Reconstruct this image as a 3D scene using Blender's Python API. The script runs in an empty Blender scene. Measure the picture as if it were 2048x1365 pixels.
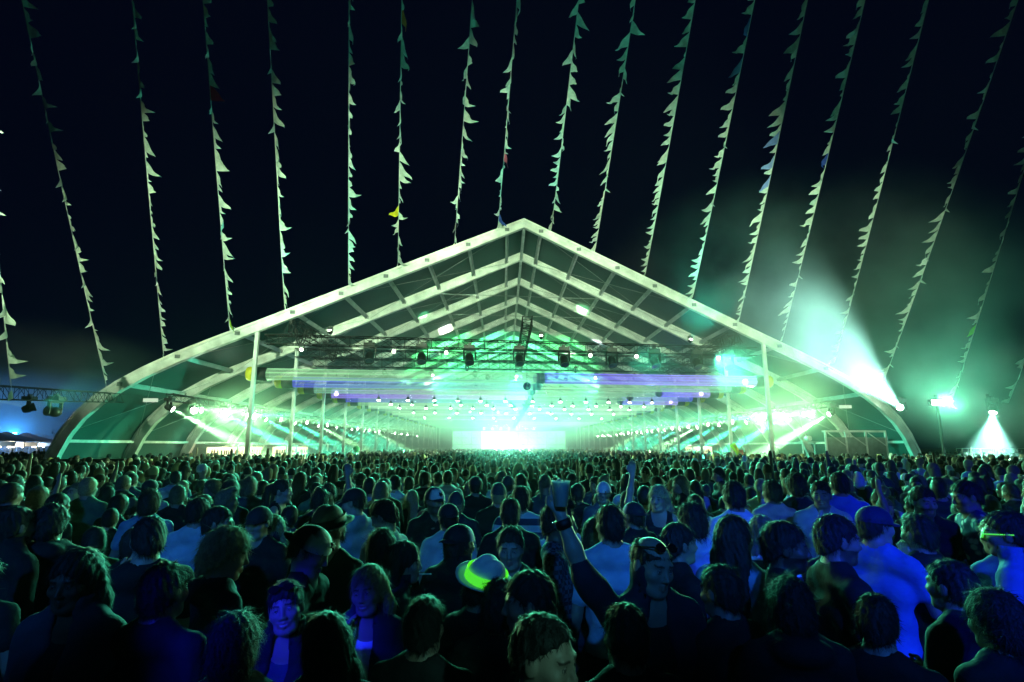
import bpy, bmesh, math, random
import numpy as np
from mathutils import Vector, Matrix

R = math.radians
rng = random.Random(7)
nrng = np.random.default_rng(11)
S = bpy.context.scene
COL = S.collection

# ------------------------------------------------------------------ camera, world, exposure
CAM_Z = 2.2
FPX, CX, CY, HZ, VPX = 1100.0, 1024.0, 682.5, 893.0, 1007.0      # the photograph's own pixels
PITCH = math.atan((HZ - CY) / FPX)
YAW = -math.atan((CX - VPX) / FPX * math.cos(PITCH))
cam = bpy.data.objects.new('camera', bpy.data.cameras.new('camera'))
COL.objects.link(cam)
cam.data.sensor_width = 36.0
cam.data.lens = 36.0 * FPX / 2048.0
cam.data.clip_start = 0.05
cam.data.clip_end = 3000.0
cam.location = (0, 0, CAM_Z)
cam.rotation_euler = (R(90) + PITCH, 0, YAW)
S.camera = cam

W = bpy.data.worlds.new('World'); S.world = W; W.use_nodes = True
_n = W.node_tree.nodes; _n.clear()
_o = _n.new('ShaderNodeOutputWorld'); _b = _n.new('ShaderNodeBackground'); _s = _n.new('ShaderNodeTexSky')
_s.sky_type = 'NISHITA'; _s.sun_disc = False
_s.sun_elevation = R(-13.0); _s.sun_rotation = R(200); _s.air_density = 1.0; _s.dust_density = 0.2; _s.ozone_density = 6.0
_b.inputs['Strength'].default_value = 0.05
_t = _n.new('ShaderNodeMix'); _t.data_type = 'RGBA'; _t.blend_type = 'ADD'; _t.inputs[0].default_value = 1.0
_t.inputs[7].default_value = (0.002, 0.006, 0.11, 1)          # flat navy added to the night sky
W.node_tree.links.new(_s.outputs[0], _t.inputs[6]); W.node_tree.links.new(_t.outputs[2], _b.inputs['Color']); W.node_tree.links.new(_b.outputs[0], _o.inputs['Surface'])

sun = bpy.data.objects.new('moonlight', bpy.data.lights.new('moonlight', 'SUN'))
sun.data.energy = 0.0015; sun.data.angle = R(0.5); sun.data.color = (0.55, 0.7, 1.0)
sun.rotation_euler = (R(50), 0, R(160)); COL.objects.link(sun)

S.view_settings.view_transform = 'Standard'
S.view_settings.look = 'None'
S.view_settings.exposure = 0.0
S.view_settings.gamma = 1.0
S.view_settings.use_curve_mapping = False
S.cycles.max_bounces = 4
S.cycles.diffuse_bounces = 1
S.cycles.glossy_bounces = 2
S.cycles.transparent_max_bounces = 14
S.cycles.volume_bounces = 0
S.cycles.sample_clamp_indirect = 4.0
S.cycles.volume_step_rate = 2.0
S.cycles.volume_max_steps = 256

_cy, _sy, _cp, _sp = math.cos(YAW), math.sin(YAW), math.cos(PITCH), math.sin(PITCH)
C_RIGHT = Vector((_cy, _sy, 0)); _fh = Vector((-_sy, _cy, 0))
C_FWD = _fh * _cp + Vector((0, 0, _sp)); C_UP = -_fh * _sp + Vector((0, 0, _cp))
EYE = Vector((0, 0, CAM_Z))
def ray(px, py): return C_RIGHT * ((px - CX) / FPX) - C_UP * ((py - CY) / FPX) + C_FWD
def at(px, py, Y): r = ray(px, py); return EYE + r * (Y / r.y)
def proj(p):
    d = Vector(p) - EYE; w = d.dot(C_FWD)
    return CX + FPX * d.dot(C_RIGHT) / w, CY - FPX * d.dot(C_UP) / w

# the tent's own frame: u across, v along, z up
D0, KS, XC, BAY, NB = 26.0, 0.108, 1.0, 4.9, 15
def T(u, v, z): return Vector((XC + u, D0 + v + KS * u, z))

# ------------------------------------------------------------------ helpers
def tag(o, label=None, cat=None, group=None, kind=None):
    if label: o['label'] = label
    if cat: o['category'] = cat
    if group: o['group'] = group
    if kind: o['kind'] = kind
    return o
def link(o, parent=None):
    COL.objects.link(o)
    if parent is not None: o.parent = parent
    return o
def empty(name, loc=(0, 0, 0), rz=0.0, label=None, cat=None, group=None):
    o = bpy.data.objects.new(name, None); o.empty_display_size = 0.1
    o.location = loc; o.rotation_euler = (0, 0, rz); COL.objects.link(o)
    return tag(o, label, cat, group)
def copy_tree(o, parent=None):
    c = o.copy(); COL.objects.link(c)
    if parent is not None: c.parent = parent
    for ch in list(o.children): copy_tree(ch, c)
    return c

ORD = ['first', 'second', 'third', 'fourth', 'fifth', 'sixth', 'seventh', 'eighth', 'ninth', 'tenth', 'eleventh', 'twelfth', 'thirteenth', 'fourteenth', 'fifteenth', 'sixteenth', 'seventeenth', 'eighteenth', 'nineteenth', 'twentieth', 'twenty-first', 'twenty-second']
class MB:
    """collects simple solids and becomes one mesh object"""
    def __init__(s): s.v, s.f, s.sm = [], [], []
    def add(s, vs, fs, smooth=False):
        b = len(s.v); s.v += [tuple(v) for v in vs]; s.f += [tuple(b + i for i in f) for f in fs]; s.sm += [smooth] * len(fs)
        return s
    def box(s, lo, hi):
        (x0, y0, z0), (x1, y1, z1) = lo, hi
        return s.add([(x0,y0,z0),(x1,y0,z0),(x1,y1,z0),(x0,y1,z0),(x0,y0,z1),(x1,y0,z1),(x1,y1,z1),(x0,y1,z1)],
                     [(0,3,2,1),(4,5,6,7),(0,1,5,4),(1,2,6,5),(2,3,7,6),(3,0,4,7)])
    def bar(s, a, b, w, h=None, up=(0, 0, 1)):
        a, b = Vector(a), Vector(b); d = (b - a).normalized(); u = Vector(up)
        if abs(d.dot(u)) > 0.98: u = Vector((0, 1, 0))
        x = d.cross(u).normalized(); y = x.cross(d); h = w if h is None else h
        c = [x*(w/2)+y*(h/2), -x*(w/2)+y*(h/2), -x*(w/2)-y*(h/2), x*(w/2)-y*(h/2)]
        return s.add([a+q for q in c] + [b+q for q in c], [(0,1,2,3),(7,6,5,4),(0,4,5,1),(1,5,6,2),(2,6,7,3),(3,7,4,0)])
    def tube(s, a, b, r, n=8, r2=None, cap=True):
        a, b = Vector(a), Vector(b); d = (b - a).normalized(); u = Vector((0,0,1)) if abs(d.z) < 0.95 else Vector((1,0,0))
        x = d.cross(u).normalized(); y = x.cross(d); r2 = r if r2 is None else r2
        vs = []
        for i in range(n):
            t = 2*math.pi*i/n; e = x*math.cos(t)+y*math.sin(t); vs.append(a+e*r); vs.append(b+e*r2)
        fs = [(2*i, (2*i+2) % (2*n), (2*i+3) % (2*n), 2*i+1) for i in range(n)]
        s.add(vs, fs, True)
        if cap:
            s.add([vs[2*i] for i in range(n)], [tuple(range(n))]); s.add([vs[2*i+1] for i in range(n)], [tuple(reversed(range(n)))])
        return s
    def lathe(s, prof, n=12, M=None):
        vs = []
        for r, z in prof:
            for i in range(n):
                t = 2*math.pi*i/n; vs.append(Vector((r*math.cos(t), r*math.sin(t), z)))
        if M is not None: vs = [M @ v for v in vs]
        fs = []
        for j in range(len(prof)-1):
            for i in range(n):
                fs.append((j*n+i, j*n+(i+1) % n, (j+1)*n+(i+1) % n, (j+1)*n+i))
        return s.add(vs, fs, True)
    def mesh(s, name, m):
        me = bpy.data.meshes.new(name); me.from_pydata(s.v, [], s.f)
        me.polygons.foreach_set('use_smooth', s.sm); me.update()
        if m: me.materials.append(m)
        return me
    def build(s, name, m, parent=None):
        return link(bpy.data.objects.new(name, s.mesh(name, m)), parent)
def inst(name, me, parent=None, loc=(0,0,0), rot=(0,0,0), sc=(1,1,1)):
    o = bpy.data.objects.new(name, me); o.location = loc; o.rotation_euler = rot; o.scale = sc
    return link(o, parent)

# ------------------------------------------------------------------ materials
def nodes_of(name):
    m = bpy.data.materials.new(name); m.use_nodes = True; return m, m.node_tree, m.node_tree.nodes['Principled BSDF']
def mat(name, col, rough=0.6, metal=0.0, var=0.25, scale=3.0, bump=0.0, bscale=40.0, obj_color=False, tint=False, translucent=0.0):
    m, nt, p = nodes_of(name); L = nt.links; N = nt.nodes
    tc = N.new('ShaderNodeTexCoord'); nz = N.new('ShaderNodeTexNoise'); nz.inputs['Scale'].default_value = scale; nz.inputs['Detail'].default_value = 5
    L.new(tc.outputs['Object'], nz.inputs['Vector'])
    mr = N.new('ShaderNodeMapRange'); mr.inputs[1].default_value = 0.3; mr.inputs[2].default_value = 0.7
    mr.inputs[3].default_value = 1 - var; mr.inputs[4].default_value = 1 + var * 0.4
    L.new(nz.outputs['Fac'], mr.inputs[0])
    mx = N.new('ShaderNodeMix'); mx.data_type = 'RGBA'; mx.blend_type = 'MULTIPLY'; mx.inputs[0].default_value = 1.0
    if obj_color: oi = N.new('ShaderNodeObjectInfo'); L.new(oi.outputs['Color'], mx.inputs[6])
    else: mx.inputs[6].default_value = (*col, 1)
    L.new(mr.outputs[0], mx.inputs[7]); out = mx.outputs[2]
    if tint:
        at_ = N.new('ShaderNodeAttribute'); at_.attribute_name = 'tint'
        m2 = N.new('ShaderNodeMix'); m2.data_type = 'RGBA'; m2.blend_type = 'MULTIPLY'; m2.inputs[0].default_value = 1.0
        L.new(out, m2.inputs[6]); L.new(at_.outputs['Color'], m2.inputs[7]); out = m2.outputs[2]
    L.new(out, p.inputs['Base Color']); p.inputs['Roughness'].default_value = rough; p.inputs['Metallic'].default_value = metal
    if bump:
        b2 = N.new('ShaderNodeTexNoise'); b2.inputs['Scale'].default_value = bscale; b2.inputs['Detail'].default_value = 4
        L.new(tc.outputs['Object'], b2.inputs['Vector'])
        bp = N.new('ShaderNodeBump'); bp.inputs['Strength'].default_value = bump; bp.inputs['Distance'].default_value = 0.02
        L.new(b2.outputs['Fac'], bp.inputs['Height']); L.new(bp.outputs[0], p.inputs['Normal'])
    if translucent:
        tr = N.new('ShaderNodeBsdfTranslucent'); L.new(out, tr.inputs['Color'])
        ms = N.new('ShaderNodeMixShader'); ms.inputs[0].default_value = translucent
        L.new(p.outputs[0], ms.inputs[1]); L.new(tr.outputs[0], ms.inputs[2]); L.new(ms.outputs[0], N['Material Output'].inputs['Surface'])
    return m
def glow(name, col, strength, sampling='NONE'):
    m, nt, p = nodes_of(name)
    p.inputs['Base Color'].default_value = (0.2, 0.2, 0.2, 1); p.inputs['Roughness'].default_value = 0.3
    p.inputs['Emission Color'].default_value = (*col, 1); p.inputs['Emission Strength'].default_value = strength
    m.cycles.emission_sampling = sampling
    return m

M_ALU = mat('aluminium', (0.76, 0.75, 0.72), 0.5, 0.15, 0.35, 1.7, 0.15, 30)
M_PURLIN = mat('purlin_aluminium', (0.5, 0.5, 0.5), 0.5, 0.4, 0.3, 2.0)
M_PVC = mat('roof_fabric', (0.022, 0.095, 0.09), 0.55, 0.0, 0.35, 0.35, 0.35, 1.6, translucent=0.12)
M_BLACK = mat('black_paint', (0.004, 0.004, 0.005), 0.6, 0.0, 0.3, 8)
M_DARK = mat('dark_plastic', (0.02, 0.02, 0.022), 0.4, 0.0, 0.3, 8)
M_CABLE = mat('steel_cable', (0.35, 0.36, 0.36), 0.4, 0.6)
M_YEL = mat('yellow_fabric', (0.7, 0.6, 0.03), 0.6)
M_GROUND = mat('trampled_ground', (0.05, 0.05, 0.04), 0.95, 0.0, 0.5, 1.5, 0.6, 9)
M_WOOD = mat('bar_wood', (0.18, 0.12, 0.07), 0.7, 0.0, 0.4, 4)
M_WHITEP = mat('white_board', (0.6, 0.6, 0.58), 0.6)
M_FLAG = mat('pennant_cloth', (1, 1, 1), 0.8, 0, 0.25, 3.0, obj_color=True, translucent=0.22)
M_CORD = mat('pennant_cord', (0.6, 0.62, 0.6), 0.8)
M_BLUE_TARP = mat('stall_tarpaulin', (0.15, 0.2, 0.35), 0.6)

G1 = (0.06, 1.0, 0.56); G2 = (0.08, 1.0, 0.58); CREAM = (0.42, 1.0, 0.44); TEAL = (0.08, 0.9, 0.62); GREEN = (0.05, 1.0, 0.22)
BLUE = (0.02, 0.06, 1.0); AZURE = (0.05, 0.33, 1.0)
M_LENS = glow('lit_lens', (0.75, 1.0, 0.72), 60)
M_LENS_W = glow('lit_lens_pale', (0.85, 1.0, 0.8), 110)
M_LENS_OFF = mat('dark_lens', (0.03, 0.04, 0.06), 0.1, 0.0, 0.1)
M_BULB = glow('small_bulb', (0.9, 1.0, 0.75), 30)

# ------------------------------------------------------------------ lamps (each light belongs to a lamp body built where it stands)
def spot_data(e, col, ang, blend=0.35, r=0.06):
    l = bpy.data.lights.new('beam', 'SPOT'); l.energy = e; l.color = col; l.spot_size = R(ang); l.spot_blend = blend; l.shadow_soft_size = r
    return l
def aim(o, frm, to): o.rotation_euler = (Vector(to) - Vector(frm)).to_track_quat('-Z', 'Y').to_euler()
_lamp_mesh = {}
def lamp_meshes(lens):
    if not _lamp_mesh:
        b = MB(); b.box((-0.17, -0.14, 0.28), (0.17, 0.14, 0.42)); b.box((-0.05, -0.05, 0.42), (0.05, 0.05, 0.5))
        _lamp_mesh['base'] = b.mesh('base', M_DARK)
        y = MB(); y.box((-0.2, -0.05, -0.06), (-0.165, 0.05, 0.29)); y.box((0.165, -0.05, -0.06), (0.2, 0.05, 0.29)); y.box((-0.2, -0.05, 0.245), (0.2, 0.05, 0.283))
        _lamp_mesh['yoke'] = y.mesh('yoke', M_BLACK)
        h = MB(); h.lathe([(0.0, 0.17), (0.09, 0.16), (0.13, 0.1), (0.145, 0.0), (0.13, -0.1), (0.15, -0.16), (0.155, -0.2), (0.12, -0.2), (0.12, -0.185)], 14)
        _lamp_mesh['head'] = h.mesh('head', M_DARK)
    key = 'lens' + lens.name
    if key not in _lamp_mesh:
        l = MB(); l.lathe([(0.0, -0.2), (0.08, -0.197), (0.118, -0.187)], 14); _lamp_mesh[key] = l.mesh('lens', lens)
    return _lamp_mesh['base'], _lamp_mesh['yoke'], _lamp_mesh['head'], _lamp_mesh[key]
def moving_head(p, to, light=None, lens=M_LENS, label='black moving head lamp', group=None, sc=1.0, name='moving_head'):
    """hangs from its base; the head turns so that the lens looks at TO"""
    p, to = Vector(p), Vector(to)
    root = empty(name, p, 0, label, 'stage lamp', group); root.scale = (sc, sc, sc)
    bm_, ym, hm, lm = lamp_meshes(lens)
    d = (to - p).normalized(); q = d.to_track_quat('-Z', 'Y')
    pan = math.atan2(d.y, d.x) + math.pi/2
    inst('base', bm_, root); inst('yoke', ym, root, rot=(0, 0, pan))
    h = inst('head', hm, root, rot=q.to_euler()); inst('lens', lm, h)
    if light is not None:
        lo = bpy.data.objects.new('beam', light); link(lo, h); lo.location = (0, 0, -0.24)
    return root

# ------------------------------------------------------------------ ground and haze
g = MB(); g.add([(-400, -60, 0), (400, -60, 0), (400, 900, 0), (-400, 900, 0)], [(0, 1, 2, 3)])
tag(g.build('ground', M_GROUND), 'dark trampled festival ground under the crowd', kind='structure')

hm_ = bpy.data.materials.new('haze_air'); hm_.use_nodes = True; nt = hm_.node_tree; nt.nodes.clear()
_out = nt.nodes.new('ShaderNodeOutputMaterial'); _v = nt.nodes.new('ShaderNodeVolumePrincipled')
HAZE = 0.00012
_v.inputs['Density'].default_value = HAZE; _v.inputs['Anisotropy'].default_value = 0.4; _v.inputs['Color'].default_value = (0.9, 0.95, 1.0, 1)
nt.links.new(_v.outputs[0], _out.inputs['Volume'])
hz = MB(); hz.box((-450, -80, -1), (450, 950, 31))
tag(hz.build('haze', hm_), 'thin theatrical haze hanging over the whole site', kind='stuff')

# ------------------------------------------------------------------ the tent
PROF = [(0.0, 13.42), (4.0, 11.6), (8.0, 9.76), (12.0, 7.92), (14.2, 6.93), (15.6, 6.27), (16.8, 5.62), (17.8, 4.98), (18.6, 4.34), (19.25, 3.65), (19.75, 2.85), (20.1, 1.95), (20.3, 1.0), (20.38, 0.0)]
def prof_z(u):
    u = abs(u)
    for (a, za), (b, zb) in zip(PROF, PROF[1:]):
        if a <= u <= b: return za + (zb - za) * (u - a) / (b - a)
    return 0.0
full = [(-u, z) for u, z in reversed(PROF[1:])] + PROF
def normals2(pts):
    out = []
    for i in range(len(pts)):
        a = Vector(pts[max(i-1, 0)]); b = Vector(pts[min(i+1, len(pts)-1)]); d = (b - a).normalized(); out.append(Vector((-d.y, d.x)))
    return out
FN = normals2(full)
tent = empty('festival_tent', T(0, 0, 0), 0, 'long open-ended festival tent with pale aluminium arches and grey roof', 'tent')
TI = Matrix.Translation(-T(0, 0, 0))
def TL(u, v, z): return TI @ T(u, v, z)           # tent-local point
# arch: a channelled box section swept along the outline
sec = [(0.0, -0.13), (0.0, 0.13), (-0.10, 0.13), (-0.12, 0.10), (-0.36, 0.10), (-0.38, 0.13), (-0.48, 0.13), (-0.48, -0.13), (-0.38, -0.13), (-0.36, -0.10), (-0.12, -0.10), (-0.10, -0.13)]
am = MB(); vs = []; ns = len(sec)
for (u, z), n in zip(full, FN):
    for dn, dv in sec: vs.append(TL(u + n.x*dn, dv, z + n.y*dn) if z > 0.01 else TL(u + n.x*dn, dv, 0.0))
fs = []
for i in range(len(full)-1):
    for j in range(ns): fs.append((i*ns+j, i*ns+(j+1) % ns, (i+1)*ns+(j+1) % ns, (i+1)*ns+j))
am.add(vs, fs)
arch_me = am.mesh('arch', M_ALU)
for i in range(NB+1): inst('arch', arch_me, tent, (0, BAY*i, 0))
# joint plates and clamps on the arches' front faces
PUR = [0.85, 2.75, 4.7, 6.6, 8.6, 10.7, 13.0, 15.4, 17.6]
pb = MB()
for s in (-1, 1):
    for u in PUR:
        z = prof_z(u) - 0.28; c = TL(s*u, -0.145, z)
        pb.box((c.x-0.11, c.y-0.02, c.z-0.07), (c.x+0.11, c.y+0.012, c.z+0.09))
        pb.box((c.x-0.05, c.y-0.035, c.z-0.05), (c.x-0.01, c.y-0.02, c.z+0.05)); pb.box((c.x+0.02, c.y-0.035, c.z-0.03), (c.x+0.07, c.y-0.02, c.z+0.03))
pb_me = pb.mesh('joint_plate', mat('joint_steel', (0.2, 0.22, 0.22), 0.5, 0.5, 0.4, 5))
for i in range(6):
    o = inst('joint_plate', pb_me, tent, (0, BAY*i, 0)); o['kind'] = 'stuff'
# purlins: one beam per bay and line
for s in (-1, 1):
    for u in PUR:
        z = prof_z(u) - 0.24
        m_ = MB(); m_.bar(TL(s*u, 0.135, z), TL(s*u, BAY-0.135, z), 0.11, 0.2, (-s*0.42, 0, 1)); me = m_.mesh('purlin', M_PURLIN)
        for i in range(NB): inst('purlin', me, tent, (0, BAY*i, 0))
m_ = MB(); m_.bar(TL(0, 0.135, 13.0), TL(0, BAY-0.135, 13.0), 0.14, 0.24); me = m_.mesh('ridge_purlin', M_PURLIN)
for i in range(NB): inst('ridge_purlin', me, tent, (0, BAY*i, 0))
# roof cloth: one panel per bay and side, sagging a little between the arches
def panel(s, seed):
    r = np.random.default_rng(seed); pts = [(s*u, z) for u, z in PROF]; dense = []
    for (a, b) in zip(pts, pts[1:]):
        for t in (0, 0.5): dense.append((a[0]+(b[0]-a[0])*t, a[1]+(b[1]-a[1])*t))
    dense.append(pts[-1]); nn = normals2(dense); m_ = MB(); vs = []; nv = 9
    for (u, z), n in zip(dense, nn):
        n = n if n.y > 0 or (abs(n.y) < 0.3 and n.x*s > 0) else -n
        for j in range(nv):
            t = j/(nv-1); sag = 0.10*math.sin(math.pi*t)*(1 + 0.25*math.sin(u*1.7 + seed)) + 0.012*math.sin(u*3.1+t*9)
            vs.append(TL(u + n.x*(0.03 - sag), 0.0 + BAY*t, z + n.y*(0.03 - sag)))
    fs = [(i*nv+j, i*nv+j+1, (i+1)*nv+j+1, (i+1)*nv+j) for i in range(len(dense)-1) for j in range(nv-1)]
    return m_.add(vs, fs, True).mesh('roof_panel', M_PVC)
for s in (-1, 1):
    pm = [panel(s, k+1) for k in range(3)]
    for i in range(NB): inst('roof_panel', pm[i % 3], tent, (0, BAY*i, 0))
# inner posts
for s in (-1, 1):
    m_ = MB(); zt = prof_z(12.2) - 0.5
    m_.bar(TL(s*12.2, 0, 0.02), TL(s*12.2, 0, zt), 0.16, 0.16, (0, 1, 0)); m_.box(tuple(TL(s*12.2, 0, 0) - Vector((0.2, 0.2, 0))), tuple(TL(s*12.2, 0, 0) + Vector((0.2, 0.2, 0.02))))
    me = m_.mesh('post', M_ALU)
    for i in range(NB+1): inst('post', me, tent, (0, BAY*i, 0))
# wall rails, eave bracing cables, tie cables
for s in (-1, 1):
    m_ = MB(); m_.bar(TL(s*19.75, 0.15, 2.42), TL(s*19.75, BAY-0.15, 2.42), 0.07, 0.13); me = m_.mesh('wall_rail', M_ALU)
    for i in range(NB): inst('wall_rail', me, tent, (0, BAY*i, 0))
    m_ = MB()
    for (ua, ub) in ((19.6, 16.4), (15.2, 8.8), (8.4, 0.9)):
        m_.tube(TL(s*ua, 0.1, prof_z(ua)-0.34), TL(s*ub, BAY-0.1, prof_z(ub)-0.34), 0.013, 4, cap=False)
        m_.tube(TL(s*ub, 0.1, prof_z(ub)-0.36), TL(s*ua, BAY-0.1, prof_z(ua)-0.36), 0.013, 4, cap=False)
    me = m_.mesh('bracing_cable', M_CABLE)
    for i in (0, 1, 2, 4, 7, 10): inst('bracing_cable', me, tent, (0, BAY*i, 0))['kind'] = 'stuff'
m_ = MB(); m_.tube(TL(-4.6, 0, 10.75), TL(4.6, 0, 10.75), 0.02, 5, cap=False); m_.tube(TL(-9.3, 0, 8.6), TL(-12.1, 0, 7.2), 0.014, 4, cap=False); m_.tube(TL(9.3, 0, 8.6), TL(12.1, 0, 7.2), 0.014, 4, cap=False)
me = m_.mesh('tie_cable', M_CABLE)
for i in range(1, 9): inst('tie_cable', me, tent, (0, BAY*i, 0))
for s in (-1, 1):   # little exit sign boxes under the eaves: pale lit plates
    c = TL(s*16.6, 0.4, 4.2)
    m_ = MB(); m_.box((c.x-0.3, c.y-0.05, c.z-0.08), (c.x+0.3, c.y+0.05, c.z+0.08)); m_.build('eave_lightbox', glow('lightbox', (0.8, 1.0, 0.75), 0.6), tent)

# smoke from the machines fills the tent
sm = bpy.data.materials.new('tent_smoke_air'); sm.use_nodes = True; nt = sm.node_tree; nt.nodes.clear()
_out = nt.nodes.new('ShaderNodeOutputMaterial'); _v = nt.nodes.new('ShaderNodeVolumePrincipled')
_v.inputs['Density'].default_value = 0.014; _v.inputs['Anisotropy'].default_value = 0.5; _v.inputs['Color'].default_value = (0.92, 1.0, 0.95, 1)
nt.links.new(_v.outputs[0], _out.inputs['Volume'])
ring = [(u, z) for u, z in full]; ring = [(u*0.997, max(z - 0.12, 0.03)) for u, z in ring]; nr = len(ring)
b = MB(); b.add([T(u, 0.3, z) for u, z in ring] + [T(u, 84.0, z) for u, z in ring],
                [tuple(range(nr)), tuple(reversed(range(nr, 2*nr)))] + [(i, i + nr, (i+1) % nr + nr, (i+1) % nr) for i in range(nr)])
_me = b.mesh('smoke', sm); _bm = bmesh.new(); _bm.from_mesh(_me); bmesh.ops.recalc_face_normals(_bm, faces=_bm.faces); _bm.to_mesh(_me); _bm.free()
tag(link(bpy.data.objects.new('smoke', _me)), 'green-lit smoke filling the inside of the tent', kind='stuff')

# drifting smoke outside: a cloud over the right foot of the tent, a blue one over the stalls
def smoke_box(lo, hi, dens, scale, lo_n, hi_n, g, label, fall):
    m = bpy.data.materials.new('drifting_smoke_air'); m.use_nodes = True; nt = m.node_tree; nt.nodes.clear(); N = nt.nodes; L = nt.links
    out = N.new('ShaderNodeOutputMaterial'); v = N.new('ShaderNodeVolumePrincipled'); L.new(v.outputs[0], out.inputs['Volume'])
    v.inputs['Anisotropy'].default_value = g; v.inputs['Color'].default_value = (0.9, 1.0, 0.97, 1)
    tc = N.new('ShaderNodeTexCoord'); nz = N.new('ShaderNodeTexNoise'); nz.inputs['Scale'].default_value = scale; nz.inputs['Detail'].default_value = 4; nz.inputs['Roughness'].default_value = 0.6
    L.new(tc.outputs['Object'], nz.inputs['Vector'])
    mr = N.new('ShaderNodeMapRange'); mr.inputs[1].default_value = lo_n; mr.inputs[2].default_value = hi_n; mr.inputs[3].default_value = 0.0; mr.inputs[4].default_value = dens
    L.new(nz.outputs['Fac'], mr.inputs[0])
    # thins out towards the box's sides
    mp = N.new('ShaderNodeMapping'); mp.inputs['Location'].default_value = (-1, -1, -1); mp.inputs['Scale'].default_value = (2, 2, 2); L.new(tc.outputs['Generated'], mp.inputs[0])
    ln = N.new('ShaderNodeVectorMath'); ln.operation = 'LENGTH'; L.new(mp.outputs[0], ln.inputs[0])
    m2 = N.new('ShaderNodeMapRange'); m2.interpolation_type = 'SMOOTHSTEP'; m2.inputs[1].default_value = fall; m2.inputs[2].default_value = 1.0; m2.inputs[3].default_value = 1.0; m2.inputs[4].default_value = 0.0
    L.new(ln.outputs['Value'], m2.inputs[0])
    mu = N.new('ShaderNodeMath'); mu.operation = 'MULTIPLY'; L.new(mr.outputs[0], mu.inputs[0]); L.new(m2.outputs[0], mu.inputs[1]); L.new(mu.outputs[0], v.inputs['Density'])
    c = [(a + b_)/2 for a, b_ in zip(lo, hi)]; h = [(b_ - a)/2 for a, b_ in zip(lo, hi)]
    b = MB(); b.box([-q for q in h], h); o = b.build('smoke', m); o.location = c; return tag(o, label, kind='stuff')
smoke_box((3.0, 16.0, 1.5), (25.0, 31.5, 15.0), 0.05, 0.24, 0.36, 0.70, 0.4, 'pale teal smoke drifting over the right foot of the tent', 0.45)
smoke_box((17.0, 19.0, 0.1), (32.0, 33.0, 8.0), 0.06, 0.35, 0.3, 0.7, 0.2, 'low pale smoke under the floodlights right of the tent', 0.3)
smoke_box((-1.5, 2.6, 1.55), (1.9, 25.6, 3.6), 0.025, 0.5, 0.25, 0.65, 0.75, 'smoke added over the heads for a teal glow before the stage', 0.1)  # added puff that catches the stage lamp and glows over the centre crowd
smoke_box((-26.0, 13.0, 2.0), (-9.5, 21.0, 6.5), 0.03, 0.4, 0.3, 0.7, 0.2, 'thin smoke round the lamp on the left truss', 0.5)
smoke_box((-80.0, 40.0, 0.1), (-24.0, 86.0, 11.0), 0.035, 0.09, 0.2, 0.7, 0.2, 'blue smoke hanging over the market stalls', 0.45)

# ------------------------------------------------------------------ trusses
def truss(name, a, b, w, label, group=None, step=None, m=M_BLACK):
    a, b = Vector(a), Vector(b); d = (b - a); L = d.length; d.normalize()
    up = Vector((0, 0, 1)); x = d.cross(up).normalized(); y = x.cross(d)
    root = empty(name, a, 0, label, 'truss', group); h = w/2; r = 0.026 if w < 0.45 else 0.03
    cs = [x*sx*h + y*sy*h for sx, sy in ((-1, -1), (1, -1), (1, 1), (-1, 1))]
    for c in cs:
        t = MB(); t.tube(c, c + d*L, r, 6); t.build('chord', m, root)
    lat = MB(); step = step or w*1.5; n = max(1, round(L/step))
    for i in range(n):
        p, q = d*(L*i/n), d*(L*(i+1)/n)
        for k in range(4):
            c0, c1 = cs[k], cs[(k+1) % 4]
            (lat.tube(c0+p, c1+q, r*0.42, 4, cap=False) if i % 2 else lat.tube(c1+p, c0+q, r*0.42, 4, cap=False))
            lat.tube(c0+p, c1+p, r*0.38, 4, cap=False)
    o = lat.build('lattice', m, root); o['kind'] = 'stuff'
    return root
ZT = [6.95, 6.75, 6.65]
truss('lighting_truss', T(-12.0, 0.4, 7.05), T(11.9, 0.4, 6.95), 0.42, 'nearest black cross truss, hung with the largest lamps', 'black cross trusses under the roof')
truss('lighting_truss', T(-11.8, 3.6, 6.95), T(11.8, 3.6, 6.95), 0.42, 'second black cross truss from the front of the tent', 'black cross trusses under the roof')
truss('lighting_truss', T(-11.8, 6.6, 6.9), T(11.8, 6.6, 6.9), 0.42, 'third black cross truss back, hung with small lamps', 'black cross trusses under the roof')
truss('lighting_truss', T(-10.9, 0.7, 7.75), T(-10.9, 17, 7.75), 0.5, 'black lengthwise truss along the left side under the roof slope')
truss('lighting_truss', T(10.9, 0.7, 7.75), T(10.9, 17, 7.75), 0.5, 'black lengthwise truss along the right side under the roof slope')
truss('lighting_truss', T(0.15, -0.1, 8.15), T(0.15, 17, 8.15), 0.46, 'black lengthwise truss below the ridge, seen end-on')
for s, w_ in ((-1, 'left'), (1, 'right')):
    truss('side_truss', T(s*15.9, 0.5, 4.35), T(s*15.9, 72, 4.35), 0.3, 'long black truss carrying the %s-hand row of lit lamps' % w_, step=0.6)
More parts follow.
